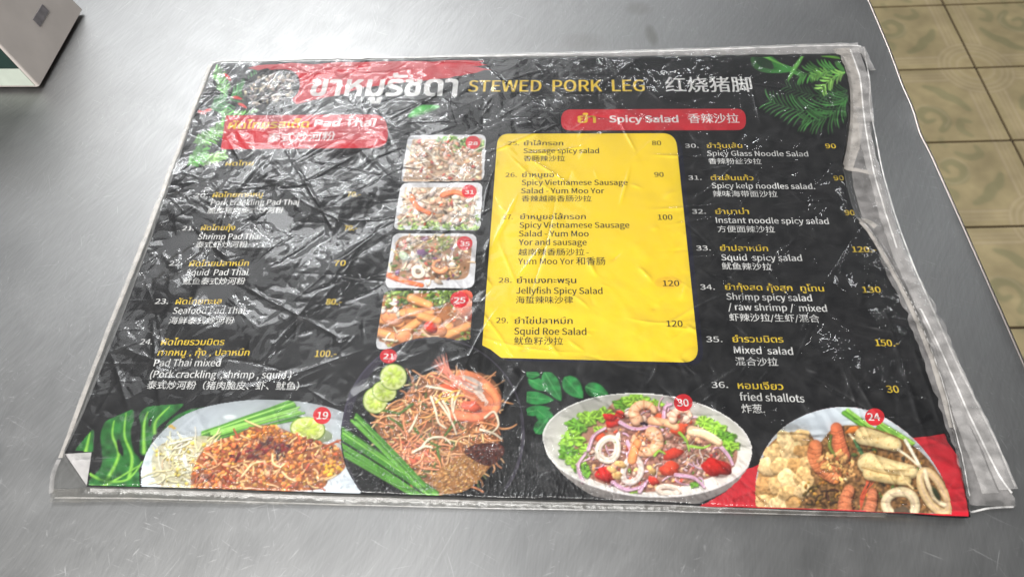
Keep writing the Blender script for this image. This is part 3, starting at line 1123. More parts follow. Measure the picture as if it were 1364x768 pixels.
cv = Canvas(698, 492, 820, 586)
for (x, y, rx, ry, a) in ((718, 512, 17, 8, 0.5), (736, 514, 23, 11, 1.05), (764, 516, 19, 12, 0.85), (795, 520, 17, 10, 0.35), (716, 530, 22, 9, 0.12), (716, 546, 18, 7, -0.15), (728, 556, 18, 10, 0.7), (722, 566, 14, 9, -0.9), (710, 498, 10, 6, 0.1)):
    c, s_ = math.cos(a), math.sin(a)
    for q_, cc_, of in ((1.0, (8, 22, 14), 1.2), (0.97, (44, 138, 68), 0)):
        tt_ = np.linspace(0, 1, 12)
        wid = ry * q_ * np.sin(np.pi * tt_ ** 0.75) ** 0.8
        ax_ = x + of - rx * c + 2 * rx * c * tt_
        ay_ = y + of - rx * s_ + 2 * rx * s_ * tt_
        cv.poly(np.concatenate([np.stack([ax_ - s_ * wid, ay_ + c * wid], 1), np.stack([ax_ + s_ * wid, ay_ - c * wid], 1)[::-1]]), cc_, sh=lambda X, Y: 0.7 + 0.5 * smooth_noise(X.shape[0], X.shape[1], 14, int(x)))
    cv.stroke([(x - rx * 0.9 * c, y - rx * 0.9 * s_), (x + rx * 0.9 * c, y + rx * 0.9 * s_)], 0.7, 0.4, (96, 176, 104), 0)
    for k in range(-3, 4):
        q = (x + rx * 0.22 * k * c, y + rx * 0.22 * k * s_)
        for sd in (-1, 1):
            cv.stroke([q, (q[0] + ry * 0.6 * (c * 0.6 - sd * s_), q[1] + ry * 0.6 * (s_ * 0.6 + sd * c))], 0.35, 0.2, (84, 160, 92), 0, al=0.5)
leafp('leaf_print', [(700, 494), (760, 495), (816, 512), (816, 526), (790, 534), (748, 556), (728, 584), (708, 584), (701, 560)], cv)

cv = Canvas(540, 136, 590, 164)
cv.stroke(catmull([(544, 156), (562, 147), (586, 142)], 6), 0.6, 0.5, (70, 150, 70), 0.6, mid=7)
cv.stroke(catmull([(546, 155), (562, 149), (582, 144)], 6), 0.5, 0.4, (140, 200, 120), 0)
leafp('leaf_print', [(542, 140), (586, 139), (588, 148), (560, 160), (543, 159)], cv)


def ragged(pts, amp=1.2, n=5, seed=3):
    r = np.random.default_rng(seed)
    out = []
    m = len(pts)
    for i in range(m):
        a, b = np.asarray(pts[i], float), np.asarray(pts[(i + 1) % m], float)
        for k in range(n):
            out.append(a + (b - a) * k / n + r.normal(0, amp, 2) * (k > 0))
    return out


flat('red_brush_stroke', ragged([(352, 88), (388, 84), (480, 83), (560, 81.5), (610, 80.5), (646, 81), (634, 84), (650, 86.5), (628, 89), (656, 93), (622, 99), (600, 104), (560, 108), (480, 117), (445, 128), (395, 139), (384, 128), (372, 100)], 0.7, 3), 0.03, M_RED, menu)
flat('red_brush_stroke', ragged([(330, 91), (345, 87), (366, 86), (362, 90), (344, 94)], 0.5, 2), 0.045, M_RED, menu)
flat('red_brush_stroke', ragged([(932, 674), (985, 626), (1040, 606), (1120, 596), (1200, 585), (1258, 577), (1262, 588), (1276, 607), (1284, 645), (1289, 676), (1290, 687), (1180, 682), (1010, 676)], 0.8, 3), 0.03, M_RED, menu)
flat('heading_pill', rounded([(748, 146), (993, 145), (994, 173.5), (747, 174)], 13), 0.06, M_RED, menu)
flat('heading_pill', rounded([(301, 154), (514, 152.5), (519, 197), (294, 199)], [2, 18, 22, 2]), 0.06, M_RED, menu)

# pork photo beside the title
cv = Canvas(318, 86, 405, 150)
cv.texture(0.3, 8, seed=2)
pot = [(326, 128), (330, 112), (350, 102), (385, 98), (396, 108), (392, 124), (372, 136), (340, 140)]
scatter(cv, pot, 160, [(3, bit((150, 138, 128), 2, 5, 0.5)), (2, bit((96, 90, 92), 2, 5, 0.5)), (2, bit((190, 172, 146), 1.5, 4, 0.6)), (1, strand((120, 112, 110), 0.9, 16))])
patch('logo_photo', catmull([(322, 126), (328, 108), (350, 95), (385, 93), (399, 105), (396, 126), (372, 141), (336, 145)], 6, True), cv, 0.075, menu)

# ---- dish 19: pad thai on a white plate
cv = Canvas(180, 525, 485, 660)
plate = catmull([(187, 630), (192, 608), (205, 586), (232, 560), (270, 542), (330, 532), (390, 533), (434, 540), (459, 548)], 6).tolist() + catmull([(459, 548), (455, 572), (456, 600), (464, 626), (486, 662)], 6).tolist() + [(180, 662)]
cv.poly(plate, (196, 204, 212), sh=lambda X, Y: 0.86 + 0.22 * np.clip((Y - 540) / 90, 0, 1) + 0.10 * np.clip((210 - X) / 20, 0, 1))
cv.set_clip(plate)
cv.ell(306, 555, 11, 4, 0, (228, 234, 238), 0, al=0.8, soft=2)
cv.ell(229, 568, 5, 3, 0.5, (206, 160, 60), 0, al=0.8, wob=0.4)
chives(cv, (270, 579), (394, 537), 6, 8, 14, 2.3)
chives(cv, (285, 580), (402, 549), 6, 12, 18, 2.0)
cv.ell(420, 579, 24, 10, 0.1, (110, 128, 70), 0.2, al=0.6)
lime(cv, 410, 571, 24, 16.5, 0.1)
sprout = [(202, 612), (214, 592), (240, 584), (275, 580), (292, 590), (286, 620), (268, 648), (232, 650), (208, 642)]
cv.poly(catmull(sprout, 4, True), (204, 196, 164), al=0.85)
scatter(cv, sprout, 170, [(4, strand((218, 206, 164), 1.2, 22, ang=None)), (2, strand((228, 224, 208), 1.3, 26)), (2, bit((214, 190, 96), 2, 4, 0.7)), (0.7, strand((120, 96, 50), 0.5, 8))])
noo = [(256, 648), (262, 612), (284, 590), (310, 580), (338, 568), (360, 566), (384, 574), (420, 588), (452, 596), (460, 622), (440, 634), (428, 650), (380, 654), (300, 654)]
cv.poly(catmull(noo, 4, True), (160, 92, 54), al=0.95)
scatter(cv, noo, 620, [(4, bit((218, 142, 76), 2, 5, 0.6)), (3, bit((196, 108, 62), 2, 5.5, 0.6)), (2, bit((226, 172, 82), 2, 4.5, 0.7)), (1.4, bit((120, 60, 44), 2, 5, 0.5)), (2, strand((226, 172, 126), 1.4, 20)), (2, bit((216, 156, 124), 2, 6, 0.5)), (1.0, strand((168, 80, 60), 1.6, 18)), (0.4, bit((58, 64, 44), 1.5, 3, 0.6))])
scatter(cv, [(330, 575), (362, 566), (386, 574), (392, 586), (340, 588)], 60, [(1, bit((220, 140, 58), 1.6, 3, 0.7)), (1, bit((204, 116, 48), 1.6, 3, 0.7))])
scatter(cv, [(300, 596), (350, 584), (390, 592), (380, 610), (310, 612)], 34, [(1, bit((120, 40, 40), 3, 7, 0.4)), (1, bit((86, 50, 54), 3, 7, 0.35))])
for p in ([(363, 604), (364, 616), (372, 621), (376, 620)], [(322, 634), (336, 618), (350, 614)], [(376, 628), (384, 636), (394, 640)]):
    cv.stroke(catmull(p, 5), 1.6, 1.2, (232, 206, 160), 0.4)
scatter(cv, [(424, 616), (452, 612), (458, 626), (438, 634)], 26, [(1, bit((226, 172, 62), 2, 4, 0.7))])
for k in range(7):
    cv.stroke(catmull([(430, 596), (440 + 2 * k, 592 - k), (446 + 2 * k, 588 - 2 * k + rnd(0, 12))], 4), 1.3, 0.5, (176, 84, 52), 0.4)
cv.texture(0.10, 2.0, noo, 3)
cv.clip = None
d19 = patch('dish_photo', [(x, min(y, 655)) for x, y in plate[:-2]] + [(478, 657.5), (250, 649.5), (188, 648.5)], cv, DZ, menu)
d19['label'] = 'printed white plate of orange fried noodles with chives, lime and bean sprouts'
badge(d19, '19', 429, 553, 12, 11.5)

# ---- dish 21: pad thai with prawn on a black plate
cv = Canvas(448, 440, 712, 668)
th = np.linspace(0, 2 * math.pi, 90, endpoint=False)
circ = lambda k: [(577 + 123 * k * math.cos(t), 576 + 128 * k * math.sin(t)) for t in th]
cv.poly(circ(1.0), (15, 15, 17))
cv.stroke(circ(0.985) + circ(0.985)[:1], 1.2, 1.2, (74, 68, 84), 0, al=0.8)
cv.stroke([(577 + 118 * math.cos(t), 576 + 122 * math.sin(t)) for t in np.linspace(2.9, 4.3, 30)], 3, 3, (74, 66, 92), 0, al=0.55, mid=7)
cv.stroke([(577 + 119 * math.cos(t), 576 + 123 * math.sin(t)) for t in np.linspace(-0.2, 0.9, 30)], 2, 1, (86, 78, 96), 0, al=0.6)
cv.stroke([(577 + 92 * math.cos(t), 578 + 95 * math.sin(t)) for t in np.linspace(3.0, 7.2, 50)], 0.7, 0.7, (56, 52, 62), 0, al=0.8)
mass = [(498, 562), (512, 545), (535, 530), (552, 510), (575, 495), (610, 492), (650, 500), (668, 525), (662, 550), (666, 590), (668, 605), (650, 625), (625, 650), (600, 656), (575, 650), (545, 625), (520, 600), (505, 580)]
cv.poly(catmull(mass, 4, True), (134, 88, 58))
scatter(cv, mass, 560, [(5, strand((200, 140, 96), 1.5, 26, curl=1.3)), (3, strand((168, 106, 68), 1.6, 24, curl=1.3)), (3, strand((222, 172, 128), 1.3, 22, curl=1.1)), (1, strand((84, 98, 50), 1.6, 16)), (1.6, bit((78, 56, 40), 1.5, 4, 0.5)), (1, bit((206, 130, 92), 2, 5, 0.5))])
for (x, y, a) in ((528, 562, 0.5), (560, 580, 0.9), (575, 590, 0.4), (540, 545, 2.5), (585, 610, 1.4), (600, 570, 2.2), (520, 548, 0.2)):
    cv.stroke([(x - 12 * math.cos(a), y - 12 * math.sin(a)), (x + 12 * math.cos(a), y + 12 * math.sin(a))], 2.2, 1.6, (76, 104, 46), 0.5)
scatter(cv, [(512, 586), (545, 576), (580, 596), (560, 625), (530, 612)], 40, [(2, strand((212, 140, 104), 1.6, 26)), (1, bit((190, 96, 70), 2, 6, 0.5))])
# crushed peanuts and chilli flakes
pn = [(576, 634), (598, 616), (622, 604), (648, 600), (652, 618), (640, 636), (622, 652), (600, 657), (580, 654)]
cv.poly(catmull(pn, 4, True), (160, 112, 66))
scatter(cv, pn, 260, [(3, bit((206, 158, 100), 1.0, 2.2, 0.75)), (1, bit((160, 108, 60), 1.0, 2.2, 0.75)), (0.6, bit((226, 190, 136), 0.9, 1.8, 0.8))])
ch = [(618, 600), (640, 590), (668, 592), (670, 606), (652, 620), (630, 612)]
cv.poly(catmull(ch, 4, True), (78, 36, 28))
scatter(cv, ch, 150, [(2, bit((120, 56, 44), 0.9, 2.2, 0.6)), (2, bit((64, 30, 26), 0.9, 2.2, 0.6)), (0.6, bit((170, 100, 60), 0.8, 1.6, 0.6))])
# prawn
hd = catmull([(612, 494), (634, 497), (654, 510), (668, 530), (664, 546), (652, 552), (640, 545), (622, 528), (608, 508)], 6, True)
cv.poly(hd, (222, 138, 98), sh=lambda X, Y: 0.82 + 0.35 * smooth_noise(X.shape[0], X.shape[1], 14, 8))
cv.poly(catmull([(610, 500), (628, 502), (646, 514), (640, 524), (624, 520), (612, 510)], 6, True), (190, 182, 176), sh=lambda X, Y: 0.85 + 0.3 * smooth_noise(X.shape[0], X.shape[1], 8, 2))
cv.stroke(catmull([(648, 515), (660, 528), (662, 542), (652, 552)], 6), 6, 5, (232, 144, 98), 0.4)
cv.stroke(catmull([(655, 551), (630, 556), (604, 552)], 6), 6, 7, (226, 128, 92), 0.4)
cv.ell(628, 541, 13, 8, 0.3, (216, 104, 78), 0.4, wob=0.2)
cv.ell(598, 518, 15, 6, 0.35, (214, 98, 66), 0.4, wob=0.2)
for k in range(9):
    a = 3.75 + 0.1 * k + rnd(-0.05, 0.05)
    cv.stroke(catmull([(606 + rnd(-6, 14), 502 + rnd(0, 18)), (600 + 12 * math.cos(a), 500 + 8 * math.sin(a)), (597 + 30 * math.cos(a) * 0.9, 504 + 34 * math.sin(a))], 5), 1.5, 0.5, (206, 126, 108), 0.5)
for k in range(14):
    x, y = rnd(572, 618), rnd(496, 526)
    cv.stroke(catmull([(x, y), (x + 10, y + 6), (x + 22, y + 9 + rnd(-3, 6))], 4), 1.2, 0.8, (196, 116, 96) if k % 2 else (220, 168, 140), 0.5)
for k in range(6):
    cv.stroke(catmull([(632 + 2 * k, 522 + 2.2 * k), (640 + 2 * k, 522 + 2.6 * k), (646, 528 + 2.4 * k)], 4), 1.2, 0.7, (230, 218, 206), 0.4)
# bean sprouts
for p in ([(574, 528), (580, 545), (584, 562), (594, 570)], [(580, 530), (592, 545), (602, 562), (608, 578)], [(604, 524), (602, 542), (608, 560)], [(568, 514), (590, 518), (604, 522)], [(590, 534), (598, 548), (600, 560)], [(545, 574), (552, 562), (556, 552)],
          [(560, 598), (572, 584), (590, 582), (600, 590)], [(612, 520), (606, 534), (604, 548)], [(550, 602), (566, 594), (576, 596)], [(646, 556), (658, 548), (664, 566), (652, 578)], [(640, 572), (656, 576), (668, 584)]):
    cv.stroke([(x + 0.6, y + 1.4) for x, y in catmull(p, 5)], 2.0, 1.4, (70, 44, 28), 0, al=0.4)
    cv.stroke(catmull(p, 5), 2.0, 1.2, (224, 212, 190), 0.4)
for (x, y) in ((590, 524), (604, 522), (598, 530), (610, 528), (586, 532)):
    cv.stroke(catmull([(x - 5, y + 4), (x, y - 1), (x + 8, y - 2)], 4), 1.4, 0.9, (232, 190, 92), 0.4)
lime(cv, 500, 533, 17, 18, 0.1)
lime(cv, 512, 521, 17, 14, 0.3)
lime(cv, 524, 502, 18.5, 18, 0.1)
chives(cv, (455, 576), (584, 662), 7, 14, 12, 2.4, ((62, 120, 40), (92, 152, 56), (48, 92, 30), (128, 184, 80)))
chives(cv, (474, 558), (570, 655), 6, 12, 10, 2.2, ((62, 120, 40), (92, 152, 56), (48, 92, 30), (110, 170, 70)))
chives(cv, (452, 596), (560, 662), 5, 14, 8, 2.2, ((62, 120, 40), (78, 136, 48), (40, 80, 28)))
cv.texture(0.08, 1.8, mass, 4)
o21 = [(x, y) for x, y in circ(1.0) if y < 657] + []
o21 = sorted(o21, key=lambda p: math.atan2(p[1] - 576, p[0] - 577))
k0 = max(range(len(o21)), key=lambda i: (math.atan2(o21[(i + 1) % len(o21)][1] - 576, o21[(i + 1) % len(o21)][0] - 577) - math.atan2(o21[i][1] - 576, o21[i][0] - 577)) % 6.2832)
o21 = o21[k0 + 1:] + o21[:k0 + 1] + [(628, 662), (520, 658.5)]
d21 = patch('dish_photo', o21, cv, DZ + 0.012, menu)
d21['label'] = 'printed round black plate of noodles with a prawn, limes and chives'
badge(d21, '21', 517.5, 474, 11.5, 9.5)

# ---- dish 30: seafood salad in a white bowl
cv = Canvas(715, 515, 1010, 678)
el = lambda k, m=1.0, cy=0: [(862 + 140.5 * k * math.cos(t) * (1.0), 592 + cy + 69 * k * m * math.sin(t) + 0.06 * 140 * math.cos(t)) for t in th]
body = catmull([(722, 586), (728, 606), (748, 630), (776, 652), (800, 662), (900, 674), (950, 662), (985, 640), (1001, 612), (1002, 596)], 6).tolist()
cv.poly(body, (162, 156, 154), sh=lambda X, Y: 1.05 - 0.35 * np.clip((Y - 620) / 50, 0, 1))
cv.poly(el(1.0), (222, 219, 216))
cv.poly(el(0.975), (208, 205, 200), sh=lambda X, Y: 0.84 + 0.26 * np.clip((Y - 530) / 110, 0, 1) + 0.10 * np.clip((X - 900) / 100, 0, 1))
food = [(756, 612), (768, 590), (782, 560), (805, 548), (822, 532), (850, 530), (880, 540), (905, 552), (940, 560), (970, 574), (982, 600), (976, 622), (950, 634), (905, 648), (860, 655), (820, 648), (785, 636)]
cv.poly(catmull(food, 4, True), (176, 126, 108))
def ruffle(cv, x, y, r, col):
    """a frilly lettuce leaf: light frilled rim, darker folds"""
    p = rng.random(4) * 6.28
    t = np.linspace(0, 2 * math.pi, 40, endpoint=False)
    rr = r * (1 + 0.16 * np.sin(3 * t + p[0]) + 0.13 * np.sin(7 * t + p[1]) + 0.08 * np.sin(13 * t + p[2]))
    c = np.asarray(col, float)
    cv.poly(np.stack([x + 1 + rr * 1.04 * np.cos(t), y + 1.5 + rr * 0.72 * np.sin(t)], 1), c * 0.35, 0.6)
    cv.poly(np.stack([x + rr * np.cos(t), y + rr * 0.7 * np.sin(t)], 1), c, 1, sh=lambda X, Y: 0.62 + 0.7 * smooth_noise(X.shape[0], X.shape[1], 7, int(abs(x * 7 + y) * 3) % 997))
    for k in range(5):
        a = rng.random() * 6.28
        q = [(x + r * f * math.cos(a + 0.3 * f), y + 0.7 * r * f * math.sin(a + 0.3 * f)) for f in (0.1, 0.5, 0.95)]
        cv.stroke(catmull(q, 4), 0.5, 1.1, c * rnd(1.1, 1.35), 0.2, al=0.8)
        a += 0.5
        q = [(x + r * f * math.cos(a), y + 0.7 * r * f * math.sin(a)) for f in (0.1, 0.5, 0.9)]
        cv.stroke(q, 0.4, 0.9, c * 0.5, 0, al=0.6)


LET, LED = (150, 200, 70), (104, 160, 50)
for (x, y, r, c_) in ((770, 566, 15, LED), (784, 556, 14, LET), (806, 552, 13, LET), (762, 584, 16, LET), (756, 602, 13, LED), (768, 614, 14, LET), (778, 626, 12, LED), (784, 598, 12, LET), (832, 538, 14, LED), (844, 533, 14, LET), (858, 536, 12, LET), (874, 538, 9, LET),
                      (938, 562, 12, LET), (952, 570, 14, LET), (966, 582, 13, LED), (972, 594, 12, LET), (966, 606, 10, LED), (846, 650, 10, LET), (926, 642, 9, LED), (800, 574, 10, LET)):
    ruffle(cv, x, y, r, c_)
core = [(784, 600), (792, 578), (812, 564), (834, 548), (866, 540), (896, 546), (924, 562), (950, 582), (970, 606), (958, 630), (905, 646), (860, 653), (818, 646), (788, 630)]
cv.poly(catmull(core, 4, True), (158, 112, 98), 0.9, sh=lambda X, Y: 0.7 + 0.6 * smooth_noise(X.shape[0], X.shape[1], 8, 77))
scatter(cv, core, 420, [(4, bit((196, 150, 132), 2, 6, 0.55, 0.35)), (3, bit((176, 128, 116), 2, 5.5, 0.55, 0.35)), (3, bit((226, 196, 178), 2, 7, 0.55, 0.35)), (2, bit((208, 84, 60), 2, 5, 0.6, 0.35)), (2, strand((206, 168, 190), 1.3, 18)), (2, bit((222, 168, 124), 2, 6, 0.6, 0.35)),
                        (1, bit((212, 172, 108), 2, 4, 0.7)), (0.8, bit((110, 150, 62), 2, 4, 0.5)), (1.5, strand((226, 206, 196), 0.9, 14))])
scatter(cv, [(876, 590), (918, 586), (934, 608), (905, 624), (874, 616)], 90, [(2, bit((168, 124, 116), 2, 5, 0.5, 0.3)), (2, bit((196, 154, 138), 2, 4.5, 0.5, 0.3)), (1, bit((138, 96, 88), 1.5, 4, 0.5)), (1, strand((222, 200, 190), 0.8, 12))])
for (x, y, r, a, c) in ((816, 562, 11, 0, (206, 48, 42)), (812, 555, 9, 0.2, (196, 40, 40)), (800, 582, 11, 0.4, (214, 84, 52)), (896, 604, 13, -0.2, (206, 66, 50)), (904, 572, 13, 0.1, (212, 84, 56)), (870, 640, 9, 0.6, (200, 56, 44)), (806, 632, 15, 0.55, (190, 44, 42)), (954, 622, 20, 0.35, (184, 38, 34)), (892, 624, 15, -0.1, (206, 74, 50)), (826, 552, 8, 0.3, (206, 56, 46)), (878, 556, 9, 0.2, (214, 92, 60))):
    cv.ell(x + 1, y + 1.5, r, r * 0.62, a, (60, 20, 18), 0, al=0.5, soft=2)
    cv.ell(x, y, r, r * 0.6, a, c, 0.5, wob=0.25)
    for k in range(7):
        cv.ell(x + rnd(-0.6, 0.6) * r, y + rnd(-0.35, 0.35) * r, rnd(1, 2.4), rnd(0.6, 1.2), rnd(0, 3), np.asarray(c) * rnd(0.7, 1.2) + (20, 40, 30), 0, al=0.6, wob=0.3)
for p in ([(784, 598), (791, 580), (806, 570)], [(776, 640), (770, 620), (780, 604)], [(826, 562), (846, 571), (876, 566)], [(884, 558), (886, 542), (894, 538)], [(816, 642), (836, 652), (860, 646)], [(852, 654), (862, 640)], [(958, 592), (970, 606), (976, 618)], [(900, 632), (924, 636), (938, 648)], [(836, 588), (842, 606), (838, 616)]):
    cv.stroke([(x + 0.6, y + 1.4) for x, y in catmull(p, 6)], 3.4, 2.2, (70, 30, 40), 0, al=0.45)
    cv.stroke(catmull(p, 6), 3.0, 2.0, (214, 180, 202), 0.45)
    cv.stroke([(x - 0.8, y - 0.8) for x, y in catmull(p, 6)], 0.7, 0.6, (158, 92, 146), 0, al=0.6)
ring(cv, 810, 598, 13, 15, 0.6, 4.6)
ring(cv, 842, 626, 12, 16, 0.2, 4.2, (226, 214, 210))
shrimp(cv, 860, 588, 16, -1.0, (240, 188, 150), 4.6, 0.6)
scatter(cv, [(846, 574), (878, 574), (880, 600), (850, 602)], 26, [(1, bit((246, 214, 186), 2, 4.5, 0.6, 0.3, 0.05)), (1, bit((226, 150, 104), 1.5, 3.5, 0.6, 0.3, 0.08))])
cv.stroke(catmull([(842, 612), (845, 600), (849, 590)], 5), 6.5, 6, (230, 150, 96), 0.4)
shrimp(cv, 858, 550, 14, 2.4, (242, 192, 156), 3.6, 0.6)
cv.stroke(catmull([(868, 560), (886, 563), (900, 568)], 5), 6, 5, (236, 182, 144), 0.4)
shrimp(cv, 908, 556, 12, 3.0, (240, 200, 178), 3.0, 0.5)
cv.stroke(catmull([(922, 574), (938, 578), (958, 590)], 5), 7.5, 5, (234, 194, 162), 0.5)
cv.stroke(catmull([(924, 572), (942, 575), (960, 586)], 5), 2, 1.4, (246, 226, 208), 0.2)
for (x, y) in ((816, 626), (827, 618), (822, 633), (868, 626)):
    cv.ell(x, y, 8, 5, rnd(0, 1), (214, 176, 116), 0.5, wob=0.25)
for p in ([(905, 576), (914, 586), (918, 600)], [(920, 594), (936, 596), (946, 592)], [(872, 606), (878, 600), (886, 604)]):
    cv.stroke(catmull(p, 5), 2.4, 1.2, (134, 176, 68), 0.5)
cv.ell(858, 564, 5, 3, 0.3, (48, 34, 48), 0.2, wob=0.5)
ring(cv, 890, 652, 14, 5, 0.1, 3.5, (230, 216, 204))
scatter(cv, core, 60, [(1, bit((206, 60, 48), 0.8, 1.8, 0.6)), (1, bit((236, 214, 196), 0.8, 1.8, 0.6)), (0.6, bit((96, 136, 56), 0.8, 2, 0.5))])
cv.stroke(el(0.99) + el(0.99)[:1], 1.5, 1.5, (232, 230, 230), 0)
cv.texture(0.08, 1.8, food, 6)
d30o = [(x, y) for x, y in el(1.0) if y < 592 + 8 * math.copysign(1, x - 862)]
d30o = sorted(d30o, key=lambda p: p[0]) + [(1002, 606), (998, 622), (984, 640), (966, 656), (938, 672), (900, 668.5), (850, 666.5), (798, 665.5), (774, 652), (748, 631), (728, 606)]
d30 = patch('dish_photo', d30o, cv, DZ, menu)
d30['label'] = 'printed white bowl of seafood salad with squid rings, tomato and lettuce'
badge(d30, '30', 910, 536, 12.5, 11.5)

# ---- dish 24: crackling, prawns and squid on a white plate
cv = Canvas(1000, 535, 1280, 695, bg=(188, 38, 50))
pl = catmull([(1006, 676), (1006, 640), (1014, 606), (1034, 576), (1062, 556), (1096, 544), (1130, 541), (1164, 548), (1196, 566), (1226, 592), (1250, 625), (1264, 656), (1270, 688)], 6).tolist() + [(1006, 690)]
cv.poly(pl, (200, 208, 216), sh=lambda X, Y: 0.9 + 0.16 * np.clip((600 - Y) / 60, 0, 1))
cv.set_clip(pl)
chives(cv, (1128, 549), (1190, 592), 4, 8, 12, 2.6, ((110, 160, 60), (140, 190, 84), (88, 140, 48)))
chives(cv, (1170, 566), (1212, 592), 4, 8, 12, 2.6, ((110, 160, 60), (150, 200, 90), (88, 140, 48)))
base = [(1010, 640), (1020, 600), (1040, 580), (1075, 575), (1090, 590), (1110, 570), (1140, 566), (1180, 575), (1220, 596), (1250, 630), (1266, 680), (1010, 686)]
cv.poly(catmull(base, 4, True), (134, 98, 60), sh=lambda X, Y: 0.65 + 0.7 * smooth_noise(X.shape[0], X.shape[1], 7, 31))
ck = [(1008, 670), (1010, 630), (1022, 600), (1044, 578), (1064, 576), (1086, 590), (1080, 612), (1074, 640), (1068, 660), (1050, 676)]
cv.poly(catmull(ck, 4, True), (190, 150, 92))
def puff(cv, x, y, r, col, asp=0.8):
    """a puffed, lumpy fried piece"""
    p = rng.random(4) * 6.28
    t = np.linspace(0, 2 * math.pi, 36, endpoint=False)
    rr = r * (1 + 0.13 * np.sin(2 * t + p[0]) + 0.10 * np.sin(3 * t + p[1]) + 0.07 * np.sin(6 * t + p[2]))
    c = np.asarray(col, float)
    cv.poly(np.stack([x + 1 + rr * 1.06 * np.cos(t), y + 2 + rr * asp * 1.06 * np.sin(t)], 1), c * 0.5, 0.55)
    cv.poly(np.stack([x + rr * np.cos(t), y + rr * asp * np.sin(t)], 1), c, 1, sh=lambda X, Y: (0.78 + 0.34 * smooth_noise(X.shape[0], X.shape[1], 9, int(abs(x * 5 + y) * 7) % 991) + 0.14 * smooth_noise(X.shape[0], X.shape[1], 4, int(abs(x + y * 3) * 5) % 983)) * (1 - 0.20 * (Y - y) / r))
    for k in range(4):
        cv.ell(x + rnd(-0.6, 0.5) * r, y + rnd(-0.55, 0.2) * r * asp, r * rnd(0.1, 0.28), r * rnd(0.06, 0.14), rnd(0, 3), np.clip(c * 1.16 + 8, 0, 255), 0, al=0.5, soft=1.5, wob=0.4)
        cv.ell(x + rnd(-0.5, 0.7) * r, y + rnd(-0.2, 0.7) * r * asp, r * rnd(0.06, 0.2), r * rnd(0.04, 0.1), rnd(0, 3), c * (0.78, 0.68, 0.55), 0, al=0.45, soft=1.5, wob=0.4)


for (x, y, r, k) in ((1046, 586, 13, 1), (1066, 580, 13, 0), (1030, 600, 13, 0), (1052, 602, 15, 1), (1072, 600, 12, 2), (1020, 622, 12, 1), (1040, 622, 14, 0), (1062, 620, 12, 2), (1076, 616, 10, 0), (1018, 646, 13, 2), (1034, 648, 12, 0), (1050, 640, 17, 1), (1070, 636, 14, 0), (1016, 668, 13, 0), (1036, 670, 14, 1), (1056, 664, 13, 2), (1046, 655, 12, 0), (1070, 654, 11, 1)):
    puff(cv, x + rnd(-2, 2), y + rnd(-2, 2), r, ((216, 182, 128), (226, 198, 150), (198, 156, 100))[k], rnd(0.7, 0.95))
scatter(cv, [(1074, 640), (1100, 634), (1120, 655), (1130, 684), (1060, 684)], 70, [(2, bit((96, 76, 40), 2, 5, 0.5)), (2, bit((170, 122, 54), 2, 4, 0.6)), (1, strand((64, 48, 32), 1.3, 20)), (1, bit((206, 160, 90), 2, 4, 0.6))])
scatter(cv, [(1130, 580), (1240, 620), (1262, 680), (1130, 684), (1110, 640)], 120, [(2, bit((120, 88, 46), 2, 5, 0.5)), (1, bit((180, 128, 60), 2, 4, 0.6)), (1, bit((60, 50, 36), 2, 5, 0.5)), (1, bit((86, 110, 56), 2, 5, 0.5))])
# prawns
def tail(pts, w0, w1, col):
    c = catmull(pts, 8)
    cv.stroke([(x + 1.5, y + 2) for x, y in c], w0 * 1.05, w1 * 1.05, (60, 30, 18), 0, al=0.6)
    cv.stroke(c, w0, w1, col, 0.3)
    n = len(c)
    for k in range(2, n - 1, 3):
        e = c[min(k + 1, n - 1)] - c[k - 1]
        e = e / (np.linalg.norm(e) + 1e-9)
        m_ = np.array([-e[1], e[0]]) * (w0 + (w1 - w0) * k / n)
        q = [c[k] - m_ * 0.95, c[k] + e * 2.2, c[k] + m_ * 0.95]
        cv.stroke(catmull(q, 4), 0.9, 0.9, np.asarray(col) * 0.74, 0, al=0.45)
        cv.stroke(catmull([p_ + e * 1.6 for p_ in q], 4), 0.8, 0.8, np.clip(np.asarray(col) * 1.2 + 12, 0, 255), 0, al=0.4)
    for k in range(44):
        p_ = c[rng.integers(n)]
        cv.ell(p_[0] + rnd(-w0, w0) * 0.8, p_[1] + rnd(-w0, w0) * 0.8, rnd(0.7, 2.2), rnd(0.6, 1.3), rnd(0, 3), np.asarray(col) * rnd(0.65, 1.3) + (8, 14, 10), 0, al=0.55, wob=0.4)


tail([(1086, 594), (1085, 608), (1094, 622), (1110, 632)], 9, 11, (214, 132, 88))
tail([(1114, 570), (1117, 588), (1122, 606)], 8, 10, (206, 116, 78))
cv.stroke(catmull([(1107, 580), (1105, 594), (1112, 606)], 6), 2.2, 2.6, (112, 126, 60), 0.4)
scatter(cv, [(1090, 612), (1118, 600), (1138, 608), (1138, 632), (1118, 644), (1098, 636)], 70, [(2, bit((222, 172, 108), 2.5, 6, 0.6, 0.4, 0.06, 0.5)), (1, bit((204, 130, 78), 2, 4, 0.6)), (1, bit((238, 206, 150), 1.5, 4, 0.6)), (0.6, bit((150, 86, 48), 1.5, 3, 0.6))])
cv.stroke(catmull([(1130, 576), (1140, 588), (1146, 602)], 4), 1.6, 2.2, (226, 212, 176), 0.3)
cv.ell(1136, 572, 9, 5, -0.3, (220, 128, 52), 0.4, wob=0.3)
for k in range(5):
    cv.ell(1140 + 2 * k, 588 + 4 * k, 5, 2.5, 0.6, (70, 110, 72), 0.4, wob=0.3)
tail([(1128, 692), (1125, 670), (1131, 652)], 11, 7, (206, 128, 88))
tail([(1152, 692), (1160, 672), (1162, 655)], 9, 6, (200, 122, 86))
